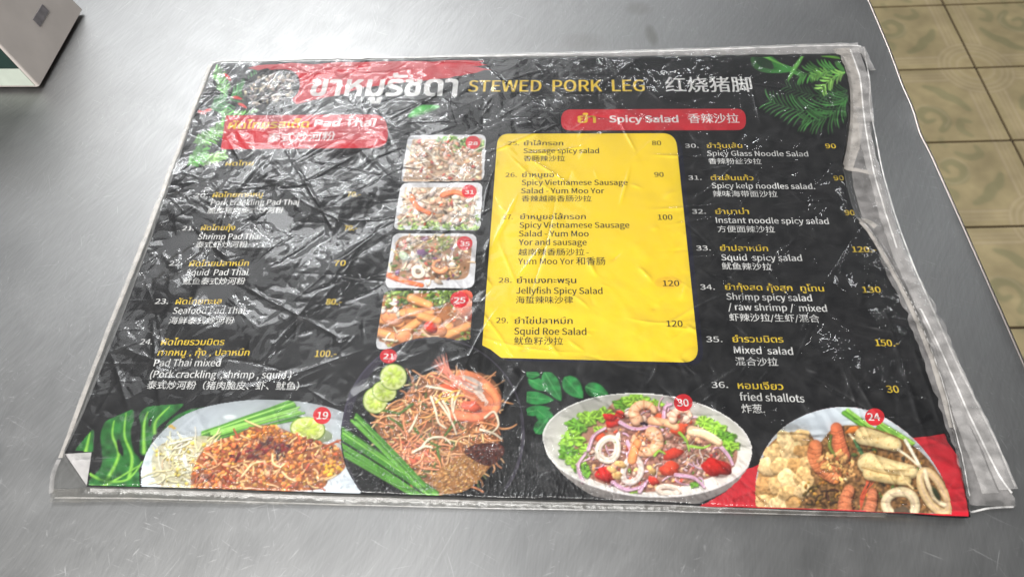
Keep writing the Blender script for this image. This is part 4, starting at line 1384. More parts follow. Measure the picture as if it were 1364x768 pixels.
for k in range(7):
    cv.stroke(catmull([(1146, 680 - 3 * k), (1152, 660 - 2 * k), (1160 + rnd(-8, 8), 640 - k)], 4), 1.2, 0.6, (196, 84, 54), 0.4)
# squid
def squid(pts, w0, w1, col=(226, 214, 176)):
    c = catmull(pts, 6)
    cv.stroke([(x + 1, y + 2.5) for x, y in c], w0 * 1.05, w1 * 1.05, (60, 40, 22), 0, al=0.5)
    cv.stroke(c, w0, w1, col, 0.35)
    for k in range(10):
        q = c[rng.integers(len(c))]
        cv.ell(q[0] + rnd(-w0, w0) * 0.6, q[1] + rnd(-w0, w0) * 0.6, rnd(1, 3), rnd(0.8, 1.6), rnd(0, 3), (186, 130, 60), 0, al=0.5, wob=0.4, soft=1)
squid([(1150, 580), (1170, 585), (1192, 592)], 12, 9, (214, 194, 146))
squid([(1156, 616), (1182, 622), (1214, 628)], 14, 9, (216, 196, 148))
squid([(1158, 630), (1184, 636), (1208, 640)], 9, 6, (208, 186, 134))
cv.stroke(catmull([(1148, 622), (1178, 630), (1212, 634)], 6), 1.2, 0.8, (150, 112, 62), 0, al=0.7)
for k_ in range(40):
    cv.ell(rnd(1146, 1216), rnd(576, 642), rnd(0.8, 2.6), rnd(0.6, 1.4), rnd(0, 3), (196, 146, 78), 0, al=0.45, wob=0.4, soft=1)
cv.stroke(catmull([(1206, 586), (1214, 600), (1226, 622)], 5), 2.6, 2, (226, 222, 204), 0.3)
cv.stroke(catmull([(1196, 598), (1210, 608), (1228, 624)], 5), 2, 1.6, (216, 206, 180), 0.3)
cv.stroke(catmull([(1198, 626), (1206, 640), (1216, 650)], 5), 2, 1.6, (214, 190, 140), 0.3)
ring(cv, 1244, 655, 13, 30, -0.5, 5.5, (210, 184, 138))
cv.stroke(catmull([(1232, 626), (1236, 644), (1246, 664), (1258, 672)], 5), 3, 3.5, (228, 212, 180), 0.3)
cv.ell(1247, 657, 4, 13, -0.5, (52, 62, 40), 0.2, soft=1.5)
ring(cv, 1200, 672, 20, 18, 0.0, 6.5, (222, 206, 170))
cv.ell(1202, 682, 12, 8, 0, (84, 70, 54), 0.3, wob=0.2)
cv.texture(0.09, 2.0, base, 7)
cv.clip = None
d24o = [p for p in pl[:-1] if p[1] < 684] + [(1268, 685.5), (1180, 681.5), (1100, 678.5), (1006.5, 674.5)]
d24 = patch('dish_photo', d24o, cv, DZ, menu)
d24['label'] = 'printed white plate of crackling, prawns and squid'
badge(d24, '24', 1165, 555, 13, 11.5)

# ---- four small photos in the column
def thumb(quad, r, draw, num, bx_, by_, br, bg=(214, 216, 222)):
    q = np.array(quad, float)
    lo, hi = q.min(0), q.max(0)
    cv = Canvas(lo[0] - 2, lo[1] - 2, hi[0] + 2, hi[1] + 2, bg=bg)
    draw(cv)
    cv.texture(0.07, 2.0, None, int(lo[1]))
    d = patch('dish_photo', rounded(quad, r), cv, DZ, menu)
    badge(d, num, bx_, by_, br, br * 0.88)


def t28(cv):
    cv.poly([(550, 186), (642, 184), (642, 241), (536, 242)], (196, 168, 142))
    scatter(cv, [(580, 183), (646, 183), (646, 200), (600, 204)], 40, [(1, leafy((104, 150, 64), 6)), (1, leafy((150, 186, 110), 5))])
    scatter(cv, [(548, 188), (600, 186), (640, 204), (642, 240), (538, 240)], 220, [(3, bit((204, 164, 134), 2, 5, 0.6)), (2, bit((226, 204, 184), 2, 6, 0.6)), (1, bit((190, 80, 66), 2, 4, 0.6)), (1, strand((226, 210, 190), 1.2, 18)), (1, bit((170, 120, 86), 2, 5, 0.5))])


def t31(cv):
    cv.poly([(540, 250), (636, 250), (630, 302), (530, 300)], (204, 182, 158))
    scatter(cv, [(530, 296), (636, 290), (634, 306), (526, 305)], 26, [(1, leafy((150, 184, 96), 6))])
    scatter(cv, [(540, 252), (636, 254), (630, 298), (530, 296)], 190, [(3, bit((214, 176, 150), 3, 7, 0.5)), (2, bit((232, 216, 200), 3, 7, 0.6)), (1.2, bit((214, 110, 80), 2, 6, 0.4)), (1, bit((84, 74, 60), 2, 4, 0.5)), (0.8, bit((150, 180, 96), 2, 4, 0.6)), (1, strand((232, 214, 196), 1.5, 20))])
    for p in ([(548, 262), (556, 276), (572, 284)], [(590, 260), (606, 256), (624, 262)]):
        cv.stroke(catmull(p, 5), 4, 3, (220, 124, 84), 0.5)


def t35(cv):
    cv.poly(rounded([(530, 314), (630, 315), (624, 372), (518, 374)], 12), (164, 124, 94))
    f = [(528, 322), (540, 314), (600, 314), (622, 322), (624, 350), (610, 368), (580, 378), (545, 374), (518, 362)]
    scatter(cv, f, 200, [(2, bit((196, 150, 112), 2, 5, 0.6)), (2, bit((226, 208, 188), 2, 6, 0.6)), (1.5, bit((96, 120, 56), 2, 4, 0.5)), (1.2, bit((206, 84, 62), 2, 5, 0.5)), (1.4, bit((86, 70, 56), 2, 4.5, 0.5)), (1, bit((108, 128, 60), 2, 5, 0.5)), (1, bit((236, 224, 210), 2, 5, 0.6)), (0.8, bit((120, 80, 120), 2, 4, 0.6)), (1, strand((214, 180, 140), 1.1, 16))])
    cv.stroke(catmull([(516, 366), (536, 374), (562, 380)], 5), 4, 3, (214, 110, 66), 0.5)
    cv.ell(538, 341, 8, 6, 0.6, (180, 196, 170), 0.4, edge=0.4)
    cv.ell(562, 337, 6, 6, 0, (110, 70, 118), 0.4, wob=0.3)
    ring(cv, 557, 362, 7, 6, 0.2, 3)
    shrimp(cv, 586, 354, 9, 0.5)
    for k in range(6):
        cv.stroke([(540 + 8 * k, 330 - 0.4 * k), (586 + 6 * k, 311 + 2 * k)], 0.7, 0.5, (236, 214, 170), 0.2, al=0.8)
    cv.ell(566, 318, 5, 3.5, 0, (130, 80, 112), 0.3, wob=0.3)
    scatter(cv, [(580, 318), (606, 316), (600, 332), (584, 334)], 18, [(1, leafy((132, 146, 66), 4))])


def t25(cv):
    cv.poly([(506, 392), (632, 388), (628, 460), (505, 462)], (176, 116, 72))
    scatter(cv, [(508, 386), (620, 386), (610, 404), (560, 412), (514, 404)], 44, [(2, leafy((126, 156, 66), 8)), (1, leafy((74, 104, 40), 8)), (1, leafy((170, 192, 112), 6))])
    for (x, y, a, l) in ((560, 402, 0.4, 13), (536, 418, -0.2, 15), (560, 416, 0.0, 14), (520, 428, 0.2, 14), (546, 436, -0.6, 16), (516, 446, 0.3, 12), (586, 436, -0.1, 14), (610, 440, -0.4, 14), (572, 424, 0.3, 12)):
        c, s_ = math.cos(a), math.sin(a)
        cv.stroke([(x - l * c + 1, y - l * s_ + 2), (x + l * c + 1, y + l * s_ + 2)], 7, 7, (70, 36, 20), 0, al=0.5)
        cv.stroke([(x - l * c, y - l * s_), (x + l * c, y + l * s_)], 6.5, 6, (218, 150, 94), 0.6)
    for (x, y, rx, ry) in ((538, 448, 13, 10), (522, 424, 16, 9), (584, 440, 12, 9)):
        cv.ell(x, y, rx, ry, 0.2, (222, 150, 106), 0.3, edge=0.3)
        for k in range(5):
            cv.ell(x + rnd(-0.6, 0.6) * rx, y + rnd(-0.6, 0.6) * ry, 2, 0.8, rnd(0, 3), (186, 104, 70), 0, al=0.6)
    cv.ell(574, 436, 10, 7, 0.6, (206, 62, 46), 0.5)
    cv.stroke(catmull([(562, 440), (572, 448), (584, 448)], 5), 2, 1.5, (232, 196, 160), 0.3)
    cv.ell(624, 404, 20, 24, 0.2, (206, 92, 70), 0.3)
    cv.ell(618, 408, 13, 16, 0.2, (226, 150, 124), 0.3)
    scatter(cv, [(596, 412), (620, 404), (622, 424), (604, 428)], 26, [(1, bit((236, 200, 176), 2, 4, 0.5)), (1, bit((206, 120, 84), 2, 4, 0.5)), (1, strand((220, 180, 150), 0.8, 12))])
    scatter(cv, [(608, 446), (630, 434), (626, 458), (606, 458)], 12, [(1, leafy((130, 164, 66), 5))])
    scatter(cv, [(506, 408), (530, 400), (540, 420), (512, 420)], 16, [(1, bit((150, 110, 130), 2, 5, 0.5)), (1, bit((232, 214, 200), 3, 7, 0.5))])
    scatter(cv, [(510, 440), (560, 440), (600, 452), (560, 458), (510, 462)], 14, [(1, strand((232, 222, 196), 1.6, 16)), (1, leafy((170, 190, 110), 4))])
    cv.poly([(498, 452), (512, 456), (520, 466), (496, 468)], (222, 224, 230))


thumb([(543, 180), (648, 179), (645, 241), (533, 243)], 9, t28, '28', 630, 190, 10)
thumb([(534, 243.5), (643.5, 243), (640, 308), (523, 306)], 9, t31, '31', 625, 255, 10)
thumb([(523, 310), (636, 311), (632, 384), (512, 384)], 11, t35, '35', 619, 324, 10.5)
thumb([(511, 387), (630.5, 386), (627, 452), (499, 467)], [9, 9, 3, 12], t25, '25', 612, 399, 12.5)

# ---- yellow panel
panel_px = []
for p in (rounded([(663, 178.4), (900, 177.6), (931.5, 482.8), (641, 476)], [15, 18, 22, 0.5])):
    panel_px.append(tuple(p))
panel_px = [p for p in panel_px if not (p[0] < 660 and p[1] > 462)] + [(667.7, 476.2), (659, 469.5), (653.3, 465), (642.4, 459.6)]
flat('panel_shadow', [(p[0] + 7, p[1] + 4) for p in panel_px if not (p[0] < 662 and p[1] > 450)], 0.03, principled('navy_ink', (17, 18, 42), 0.5, spec=0.1), menu)
yellow = flat('yellow_panel', panel_px, 0.06, M_YELLOW, menu)
stain = flat('stain', [(884 + 18 * math.cos(t) + 6, 376 + 8 * math.sin(t)) for t in th[::4]], 0.075, principled('orange_stain', (234, 196, 42), 0.5, noise=0.05, nscale=300), yellow)

EN, CJ, TH_, NO, PR = 5.75, 5.0, 5.2, 4.6, 5.3
T = [  # text, x0, y0, x1, y1, size, ink, parent
    ('25.', 676.5, 193.7, 691.4, 193.7, NO, 'K'), ('ยำไส้กรอก', 697.6, 193.9, 750.3, 193.9, TH_, 'K'), ('80', 868.5, 193.7, 880.9, 193.7, PR, 'K'),
    ('Sausage spicy salad', 697.1, 204.3, 798, 204.3, EN, 'K'), ('香肠辣沙拉', 697.1, 214.4, 752.5, 214.4, CJ, 'K'),
    ('26.', 673.2, 235.8, 688.3, 235.8, NO, 'K'), ('ยำหมูยอ', 695.3, 236, 738, 236, TH_, 'K'), ('90', 871.8, 235.8, 884.2, 235.8, PR, 'K'),
    ('Spicy Vietnamese Sausage', 694.7, 246.6, 836.2, 246.6, EN, 'K'), ('Salad - Yum Moo Yor', 694, 257.7, 805, 257.7, EN, 'K'), ('香辣越南香肠沙拉', 694.5, 268, 788, 268, CJ, 'K'),
    ('27.', 670, 291.8, 683, 291.8, NO, 'K'), ('ยำหมูยอไส้กรอก', 692.7, 292, 780.4, 292, TH_, 'K'), ('100', 876.5, 292.8, 896, 292.8, PR, 'K'),
    ('Spicy Vietnamese Sausage', 691.8, 303.5, 838.6, 303.5, EN, 'K'), ('Salad - Yum Moo', 691, 315, 784.3, 315, EN, 'K'), ('Yor and sausage', 690.8, 326.5, 781.7, 326.5, EN, 'K'),
    ('越南辣香肠沙拉 -', 690.3, 339.4, 784.3, 339.4, CJ, 'K'), ('Yum Moo Yor 和香肠', 690, 352, 806.5, 352, EN, 'K'),
    ('28.', 664, 376.5, 681.6, 376.5, NO, 'K'), ('ยำแมงกะพรุน', 688.3, 377, 767.7, 377, TH_, 'K'), ('120', 883, 381, 905.2, 381, PR, 'K'),
    ('Jellyfish Spicy Salad', 687.4, 391, 802.7, 391.5, EN, 'K'), ('海蜇辣味沙律', 687, 403.4, 763.5, 403.4, CJ, 'K'),
    ('29.', 660.6, 430, 677, 430, NO, 'K'), ('ยำไข่ปลาหมึก', 685.4, 431.2, 762.9, 431.2, TH_, 'K'), ('120', 888, 435, 909.6, 435, PR, 'K'),
    ('Squid Roe Salad', 684.7, 445.2, 781.2, 446, EN, 'K'), ('鱿鱼籽沙拉', 684.7, 458, 750, 458.4, CJ, 'K'),
    # right column
    ('30.', 912.5, 197, 930.7, 197, NO, 'W'), ('ยำวุ้นเส้น', 941.7, 197.2, 989, 197.2, TH_, 'Y'), ('90', 1100, 197.7, 1114, 197.7, PR, 'Y'),
    ('Spicy Glass Noodle Salad', 942.2, 207.6, 1077, 208.6, EN, 'W'), ('香辣粉丝沙拉', 943.8, 217.9, 1014.6, 218.4, CJ, 'W'),
    ('31.', 917, 239.6, 934.6, 239.6, NO, 'W'), ('ตำเส้นแก้ว', 946.9, 240, 1004, 240.4, TH_, 'Y'), ('90', 1111, 240.4, 1124.5, 240.4, PR, 'Y'),
    ('Spicy kelp noodles salad.', 948.4, 250.8, 1086, 252, EN, 'W'), ('辣味海带面沙拉', 950, 261.5, 1036, 262, CJ, 'W'),
    ('32.', 922, 284.7, 940.4, 284.7, NO, 'W'), ('ยำมาม่า', 953, 285.2, 998, 285.2, TH_, 'Y'), ('90', 1126, 286.8, 1139, 286.8, PR, 'Y'),
    ('Instant noodle spicy salad', 954, 297, 1104.4, 298.5, EN, 'W'), ('方便面辣沙拉', 956, 308.6, 1032.3, 309.2, CJ, 'W'),
    ('33.', 927.6, 333.6, 947, 333.6, NO, 'W'), ('ยำปลาหมึก', 959.4, 334, 1023.4, 334.4, TH_, 'Y'), ('120.-', 1135.7, 335.7, 1167.7, 336, PR, 'Y'),
    ('Squid  spicy salad', 961, 346.7, 1068.7, 347.7, EN, 'W'), ('鱿鱼辣沙拉', 962, 358.1, 1028.6, 359.1, CJ, 'W'),
    ('34.', 933, 385.6, 952.3, 385.6, NO, 'W'), ('ยำกุ้งสด กุ้งสุก  ทูโทน', 966, 385.9, 1098, 388, TH_, 'Y'), ('130', 1149.4, 389.6, 1174, 389.6, PR, 'Y'),
    ('Shrimp spicy salad', 967.8, 399, 1082, 401.2, EN, 'W'), ('/ raw shrimp /  mixed', 970, 412.8, 1102, 415, EN, 'W'), ('虾辣沙拉/生虾/混合', 971.8, 426.4, 1092, 428.3, CJ, 'W'),
    ('35.', 941, 455.3, 962.5, 455.3, NO, 'W'), ('ยำรวมมิตร', 976, 455.5, 1044, 456, TH_, 'Y'), ('150.-', 1166.6, 460.3, 1198, 461.3, PR, 'Y'),
    ('Mixed  salad', 977.9, 470.3, 1056.8, 472.4, EN, 'W'), ('混合沙拉', 980, 485.4, 1036.7, 486.4, CJ, 'W'),
    ('36.', 948, 516.2, 970, 516.2, NO, 'W'), ('หอมเจียว', 983, 517.3, 1043.8, 518.9, TH_, 'Y'), ('30', 1181.9, 522.6, 1198.2, 522.6, PR, 'Y'),
    ('fried shallots', 985.8, 532.9, 1072, 535.5, EN, 'W'), ('炸葱.', 988.4, 548.6, 1019, 549.2, CJ, 'W'),
    # left column
    ('19.', 276, 221, 292, 221, NO, 'W'), ('ผัดไทย', 300, 221, 337, 220.6, TH_, 'Y'),
    ('20.', 258.6, 263, 276, 263, NO, 'W'), ('ผัดไทยกากหมู', 282.8, 263, 349.7, 262, TH_, 'Y'), ('70.-', 462, 262, 480, 262, PR, 'Y'),
    ('Pork crackling Pad Thai', 280.2, 273.3, 398, 272.8, EN, 'W'), ('脆皮猪肉泰式炒河粉', 275.8, 284, 376.6, 283.4, CJ, 'W'),
    ('21.', 242.5, 307, 258, 307, NO, 'W'), ('ผัดไทยกุ้ง', 267.2, 307, 312.8, 306.4, TH_, 'Y'), ('70.-', 458, 307, 475.5, 307, PR, 'Y'),
    ('Shrimp Pad Thai', 263.3, 318.9, 346.6, 318.6, EN, 'W'), ('泰式虾炒河粉', 259.7, 329.6, 329, 329, CJ, 'W'),
    ('22.', 224.8, 353.8, 242.5, 353.8, NO, 'W'), ('ผัดไทยปลาหมึก', 251.6, 354.6, 331, 354, TH_, 'Y'), ('70', 444.3, 354, 460, 354, PR, 'Y'),
    ('Squid  Pad Thai', 247.2, 366.8, 329.7, 366.5, EN, 'W'), ('鱿鱼泰式炒河粉', 243, 378.4, 325.8, 378, CJ, 'W'),
    ('23.', 206, 404.5, 223.7, 404.5, NO, 'W'), ('ผัดไทยทะเล', 233.4, 405.3, 294.6, 404.5, TH_, 'Y'), ('80.-', 433.8, 405.6, 454.7, 405.6, PR, 'Y'),
    ('Seafood Pad Thai', 229.5, 417.8, 325.3, 417.6, EN, 'W'), ('海鲜泰式炒河粉', 224.3, 430.7, 311, 430.4, CJ, 'W'),
    ('24.', 186, 458.5, 202.6, 458.5, NO, 'W'), ('ผัดไทยรวมมิตร', 214, 459.3, 298.3, 459.3, TH_, 'Y'), ('กากหมู , กุ้ง , ปลาหมึก', 209.5, 473.4, 331.7, 473.4, TH_, 'Y'), ('100.-', 419, 475, 447.7, 475, PR, 'Y'),
    ('Pad Thai mixed', 204.4, 487.5, 293.2, 487.5, EN, 'W'), ('(Pork crackling  ,shrimp , squid )', 199.3, 502.6, 387.4, 503.7, EN, 'W'), ('泰式炒河粉（猪肉脆皮、虾、鱿鱼）', 195, 516.8, 397.6, 518.4, CJ, 'W'),
    # headings
    ('STEWED  PORK  LEG', 623, 122.5, 859, 121.8, 15.5, 'Y'), ('红烧猪脚', 886.8, 121.6, 1003, 121, 15.5, 'W'),
    ('ยำ', 769.3, 163.7, 793.9, 163.7, 10.5, 'Y'), ('Spicy Salad', 811.6, 163.2, 904, 163.2, 8.2, 'W'), ('香辣沙拉', 917, 163.2, 985, 163.2, 9.0, 'W'),
    ('ผัดไทยรสเด็ด', 303, 172, 411, 170, 9.5, 'Y'), ('Pad Thai', 418, 169, 500, 168, 9.0, 'W'), ('泰式炒河粉', 355, 189, 446, 186, 8.6, 'W'),
]
for row in T:
    tx, ax, ay, bx2, by2, sz, ink = row
    par = yellow if ink == 'K' else menu
    big = sz > 8
    cjk = any('\u2e80' < ch_ < '\uffff' for ch_ in tx)
    lettering(tx, ax, ay, bx2, by2, sz, ink, par, 0.16, (0.006 if sz < 8 else 0.014) if cjk else ((0.018 if sz > 15 else 0.026) if big else (0.014 if sz != NO else 0.008)))
lettering('ขาหมูรัชดา', 411, 127.5, 608.6, 127.5, 27.0, 'W', menu, 0.16, 0.028)

# ------------------------------------------------------------------ the plastic sleeve
sleeve_px = [(277, 82), (300, 79), (400, 77), (660, 71), (900, 64), (1110, 57), (1128, 56), (1150, 58), (1158, 78), (1160, 110), (1159, 132), (1163, 160), (1170, 190), (1185, 255), (1200, 305), (1215, 342), (1262, 450), (1300, 528), (1332, 592), (1356, 645), (1352, 674), (1310, 676), (1290, 683), (1180, 688),
             (1000, 683), (850, 679), (650, 676), (450, 671), (180, 663), (75, 663), (61, 656), (64, 626), (75, 609), (110, 520), (150, 415), (200, 292), (240, 185)]
PX3 = np.array([P(*q)[:2] for q in sleeve_px])
CD3 = np.array([P(*q)[:2] for q in card_px])
pit = 0.45
xs = np.arange(PX3[:, 0].min() - 1, PX3[:, 0].max() + 1, pit)
ys = np.arange(PX3[:, 1].min() - 1, PX3[:, 1].max() + 1, pit)
X, Y = np.meshgrid(xs, ys)
GPX, GPY = fwd(X, Y)
m = inside(X, Y, PX3)
oncard = inside(X, Y, CD3).astype(float)


def blur(a, r):
    ky = np.fft.fftfreq(a.shape[0])[:, None]
    kx = np.fft.rfftfreq(a.shape[1])[None]
    return np.fft.irfft2(np.fft.rfft2(a) * np.exp(-2 * (math.pi * r / pit) ** 2 * (kx ** 2 + ky ** 2)), s=a.shape)


def fnoise(scale, sx=1.0, sy=1.0, rot=0.0, seed=0):
    r = np.random.default_rng(seed)
    w = r.standard_normal(X.shape)
    ky = np.fft.fftfreq(X.shape[0], pit)[:, None]
    kx = np.fft.rfftfreq(X.shape[1], pit)[None]
    c, s_ = math.cos(rot), math.sin(rot)
    u, v = (kx * c + ky * s_) * sx, (-kx * s_ + ky * c) * sy
    k = np.sqrt(u * u + v * v) * scale
    F = np.fft.rfft2(w) * np.exp(-(k * 1.6) ** 2) * (1 - np.exp(-(k * 3) ** 2))
    n = np.fft.irfft2(F, s=X.shape)
    return n / n.std()


def gau(cx, cy, sx, sy):
    return np.exp(-((GPX - cx) / sx) ** 2 - ((GPY - cy) / sy) ** 2)


amp = 0.30 + 0.60 * gau(350, 230, 200, 130) + 0.35 * gau(210, 400, 120, 160) + 0.35 * gau(1130, 520, 120, 120) + 0.3 * gau(1080, 250, 90, 80) + 0.25 * gau(600, 560, 160, 90) + 0.2 * gau(480, 380, 120, 90)
amp = amp * (1 - 0.45 * gau(800, 330, 120, 170))
amp = amp * (1 - 0.45 * gau(440, 232, 95, 48)) * (1 - 0.4 * gau(520, 118, 110, 24))
inp = blur(inside(X, Y, np.array([P(*q_)[:2] for q_ in panel_px])).astype(float), 4.0)
amp = amp * (1 - 0.5 * np.clip(inp, 0, 1))
h = amp * (0.9 * fnoise(24, seed=1) + 0.16 * np.abs(fnoise(7, seed=2)) + 0.008 * fnoise(2.6, seed=3))
low = gau(560, 640, 420, 60) + gau(560, 690, 500, 40)
h += low * 0.16 * np.abs(fnoise(3.5, 0.3, 1.0, 0.05, seed=5)) + low * 0.05 * fnoise(1.4, 0.25, 1.0, 0.08, seed=6)
fr = np.random.default_rng(21)


def fold(x, y, ang, ln, w, a, bend=0.0):
    r = ln / 2 + 5 * w
    j0, j1 = np.searchsorted(xs, [x - r, x + r])
    i0, i1 = np.searchsorted(ys, [y - r, y + r])
    if i0 >= i1 or j0 >= j1:
        return
    dx, dy = X[i0:i1, j0:j1] - x, Y[i0:i1, j0:j1] - y
    c, s_ = math.cos(ang), math.sin(ang)
    u, v = dx * c + dy * s_, -dx * s_ + dy * c
    v = v - bend * (u / (ln / 2)) ** 2
    t = np.clip(1 - (2 * u / ln) ** 2, 0, 1)
    h[i0:i1, j0:j1] += a * t / (1 + (v / (w * (0.5 + 0.5 * t))) ** 2)


def tent(x, y, ang, ln, w, a, bend=0.0, asym=0.5):
    """a fold with flat flanks: sharp ridge, two planar sides"""
    r = ln / 2 + 2 * w
    j0, j1 = np.searchsorted(xs, [x - r, x + r])
    i0, i1 = np.searchsorted(ys, [y - r, y + r])
    if i0 >= i1 or j0 >= j1:
        return
    dx, dy = X[i0:i1, j0:j1] - x, Y[i0:i1, j0:j1] - y
    c, s_ = math.cos(ang), math.sin(ang)
    u, v = dx * c + dy * s_, -dx * s_ + dy * c
    v = v - bend * (u / (ln / 2)) ** 2
    t = np.clip(1 - np.abs(2 * u / ln), 0, 1)
    ww = w * (0.15 + 0.85 * t)
    p = np.where(v > 0, v / (ww * 2 * asym), -v / (ww * 2 * (1 - asym)))
    h[i0:i1, j0:j1] += amp[i0:i1, j0:j1] * a * t * np.clip(1 - p, 0, 1)


for k in range(900):
    fx_, fy_ = fr.uniform(-235, 245), fr.uniform(-170, 155)
    ln = 12 + fr.gamma(2.0, 13.0)
    w = min(fr.uniform(1.2, 7.0), ln * 0.3)
    sgn = 1 if fr.random() < 0.65 else -1
    an = fr.choice([fr.normal(0.75, 0.4), fr.normal(-0.75, 0.4), fr.uniform(0, 3.14)])
    tent(fx_, fy_, an, ln, w, sgn * w * fr.uniform(0.05, 0.18), fr.normal(0, ln * 0.04), fr.uniform(0.25, 0.75))
for k in range(900):
    fx_, fy_ = fr.uniform(-225, 235), fr.uniform(-165, 150)
    qx, qy = fwd(fx_, fy_)
    quiet = math.exp(-((qx - 800) / 120) ** 2 - ((qy - 340) / 140) ** 2)
    if fr.random() < (0.75 if 650 < qx < 915 and 180 < qy < 478 else 0.1):
        continue
    ln = fr.gamma(1.6, 5.0) + 2
    sgn = 1 if fr.random() < 0.7 else -1
    if qy > 560 and fr.random() < 0.5:
        an = fr.normal(0.05, 0.25)
    else:
        an = fr.choice([fr.normal(0.9, 0.35), fr.normal(-0.7, 0.35), fr.uniform(0, 3.14)])
    w = fr.uniform(0.6, 1.25)
    hot = math.exp(-((qx - 380) / 190) ** 2 - ((qy - 230) / 130) ** 2)
    fold(fx_, fy_, an, ln + 2, w, sgn * w * fr.uniform(0.06, 0.46) * (1 - 0.7 * hot), fr.normal(0, ln * 0.05))


def fold_px(a, b, w, am, bend=0.0):
    p, q = P(*a)[:2], P(*b)[:2]
    d = q - p
    fold(*(p + q) / 2, math.atan2(d[1], d[0]), np.linalg.norm(d) * 1.1, w, am, bend)


# the long creases one can follow on the sheet
for a, b_, w, am in (((372, 185), (456, 326), 1.3, 0.8), ((520, 296), (392, 402), 1.6, 0.7), ((330, 385), (470, 460), 1.0, 0.5), ((436, 330), (450, 380), 1.0, 0.5), ((300, 180), (330, 230), 1.2, 0.6), ((520, 160), (620, 110), 1.5, 0.6), ((500, 241), (655, 243), 0.8, 0.35),
                     ((838, 225), (825, 275), 0.7, 0.35), ((730, 320), (690, 370), 0.9, 0.4), ((690, 260), (655, 330), 1.2, 0.4), ((1008, 185), (1076, 205), 0.9, 0.45), ((1090, 110), (1112, 160), 0.9, 0.5), ((1000, 120), (1013, 170), 0.8, 0.4), ((1012, 140), (1065, 166), 0.8, 0.45),
                     ((930, 190), (1090, 275), 1.4, 0.5), ((1040, 300), (1125, 340), 1.0, 0.45), ((1140, 432), (1204, 448), 1.0, 0.6), ((1150, 522), (1185, 527), 0.9, 0.5), ((905, 480), (928, 500), 1.0, 0.5), ((940, 520), (985, 490), 1.2, 0.5), ((1190, 460), (1235, 600), 1.5, 0.7), ((1205, 440), (1260, 590), 1.2, 0.6),
                     ((170, 330), (215, 250), 1.5, 0.7), ((150, 470), (175, 550), 1.3, 0.7), ((205, 430), (215, 540), 1.2, 0.6), ((330, 520), (480, 470), 1.2, 0.5), ((560, 500), (640, 470), 1.2, 0.5), ((660, 560), (700, 500), 1.0, 0.5), ((600, 600), (690, 596), 0.9, 0.4), ((1165, 380), (1195, 470), 1.2, 0.5),
                     ((1105, 430), (1155, 425), 0.9, 0.4), ((1160, 340), (1140, 420), 1.0, 0.4), ((1120, 480), (1170, 560), 1.0, 0.5), ((255, 300), (330, 370), 1.1, 0.5), ((480, 200), (530, 250), 1.4, 0.6), ((400, 250), (470, 210), 1.3, 0.6)):
    fold_px(a, b_, w, am)
# bubbles trapped under the film
for k in range(60):
    fx_, fy_ = P(fr.normal(440, 70), fr.normal(330, 60))[:2]
    r_ = fr.uniform(0.8, 1.8)
    d2 = ((X - fx_) ** 2 + (Y - fy_) ** 2) / r_ ** 2
    h += np.where(d2 < 9, fr.uniform(0.1, 0.3) * np.exp(-d2), 0)

for k in range(420):               # long straight folds
    fx_, fy_ = fr.uniform(-225, 235), fr.uniform(-165, 150)
    qx, qy = fwd(fx_, fy_)
    quiet = math.exp(-((qx - 800) / 120) ** 2 - ((qy - 340) / 140) ** 2)
    if fr.random() < (0.75 if 650 < qx < 915 and 180 < qy < 478 else 0.0):
        continue
    ln = fr.uniform(22, 75)
    w = fr.uniform(0.4, 0.8)
    fold(fx_, fy_, fr.choice([fr.normal(0.7, 0.3), fr.normal(-0.75, 0.3), fr.normal(0.05, 0.15)]), ln, w, w * fr.uniform(0.15, 0.60) * (1 if fr.random() < 0.75 else -1), fr.normal(0, ln * 0.03))
h = h - np.percentile(h[m], 0.5)
h = np.maximum(h, 0) * 0.9 + 0.3
bc = blur(oncard, 1.6)
sup = np.clip(bc * 1.6, 0, 1)
ez = np.clip(h, 0.28, 3.0) * (0.5 + 0.5 * sup) - 2.5 * (1 - sup)
ez = np.where(oncard > 0.5, np.maximum(ez, 0.26), np.maximum(ez, -2.75))
cell = m[:-1, :-1] & m[1:, :-1] & m[:-1, 1:] & m[1:, 1:]
ids = np.arange(X.size).reshape(X.shape)
q = np.stack([ids[:-1, :-1][cell], ids[:-1, 1:][cell], ids[1:, 1:][cell], ids[1:, :-1][cell]], 1)
used, inv = np.unique(q, return_inverse=True)
V = np.stack([X.ravel()[used], Y.ravel()[used], ez.ravel()[used]], 1) / 1000
sleeve = link('plastic_sleeve', grid_mesh(V, inv.reshape(q.shape), None, True), M_FILM, menu)


def film_z(x, y):
    i = np.clip(((y - ys[0]) / pit).astype(int), 0, len(ys) - 1)
    j = np.clip(((x - xs[0]) / pit).astype(int), 0, len(xs) - 1)
    return ez[i, j]


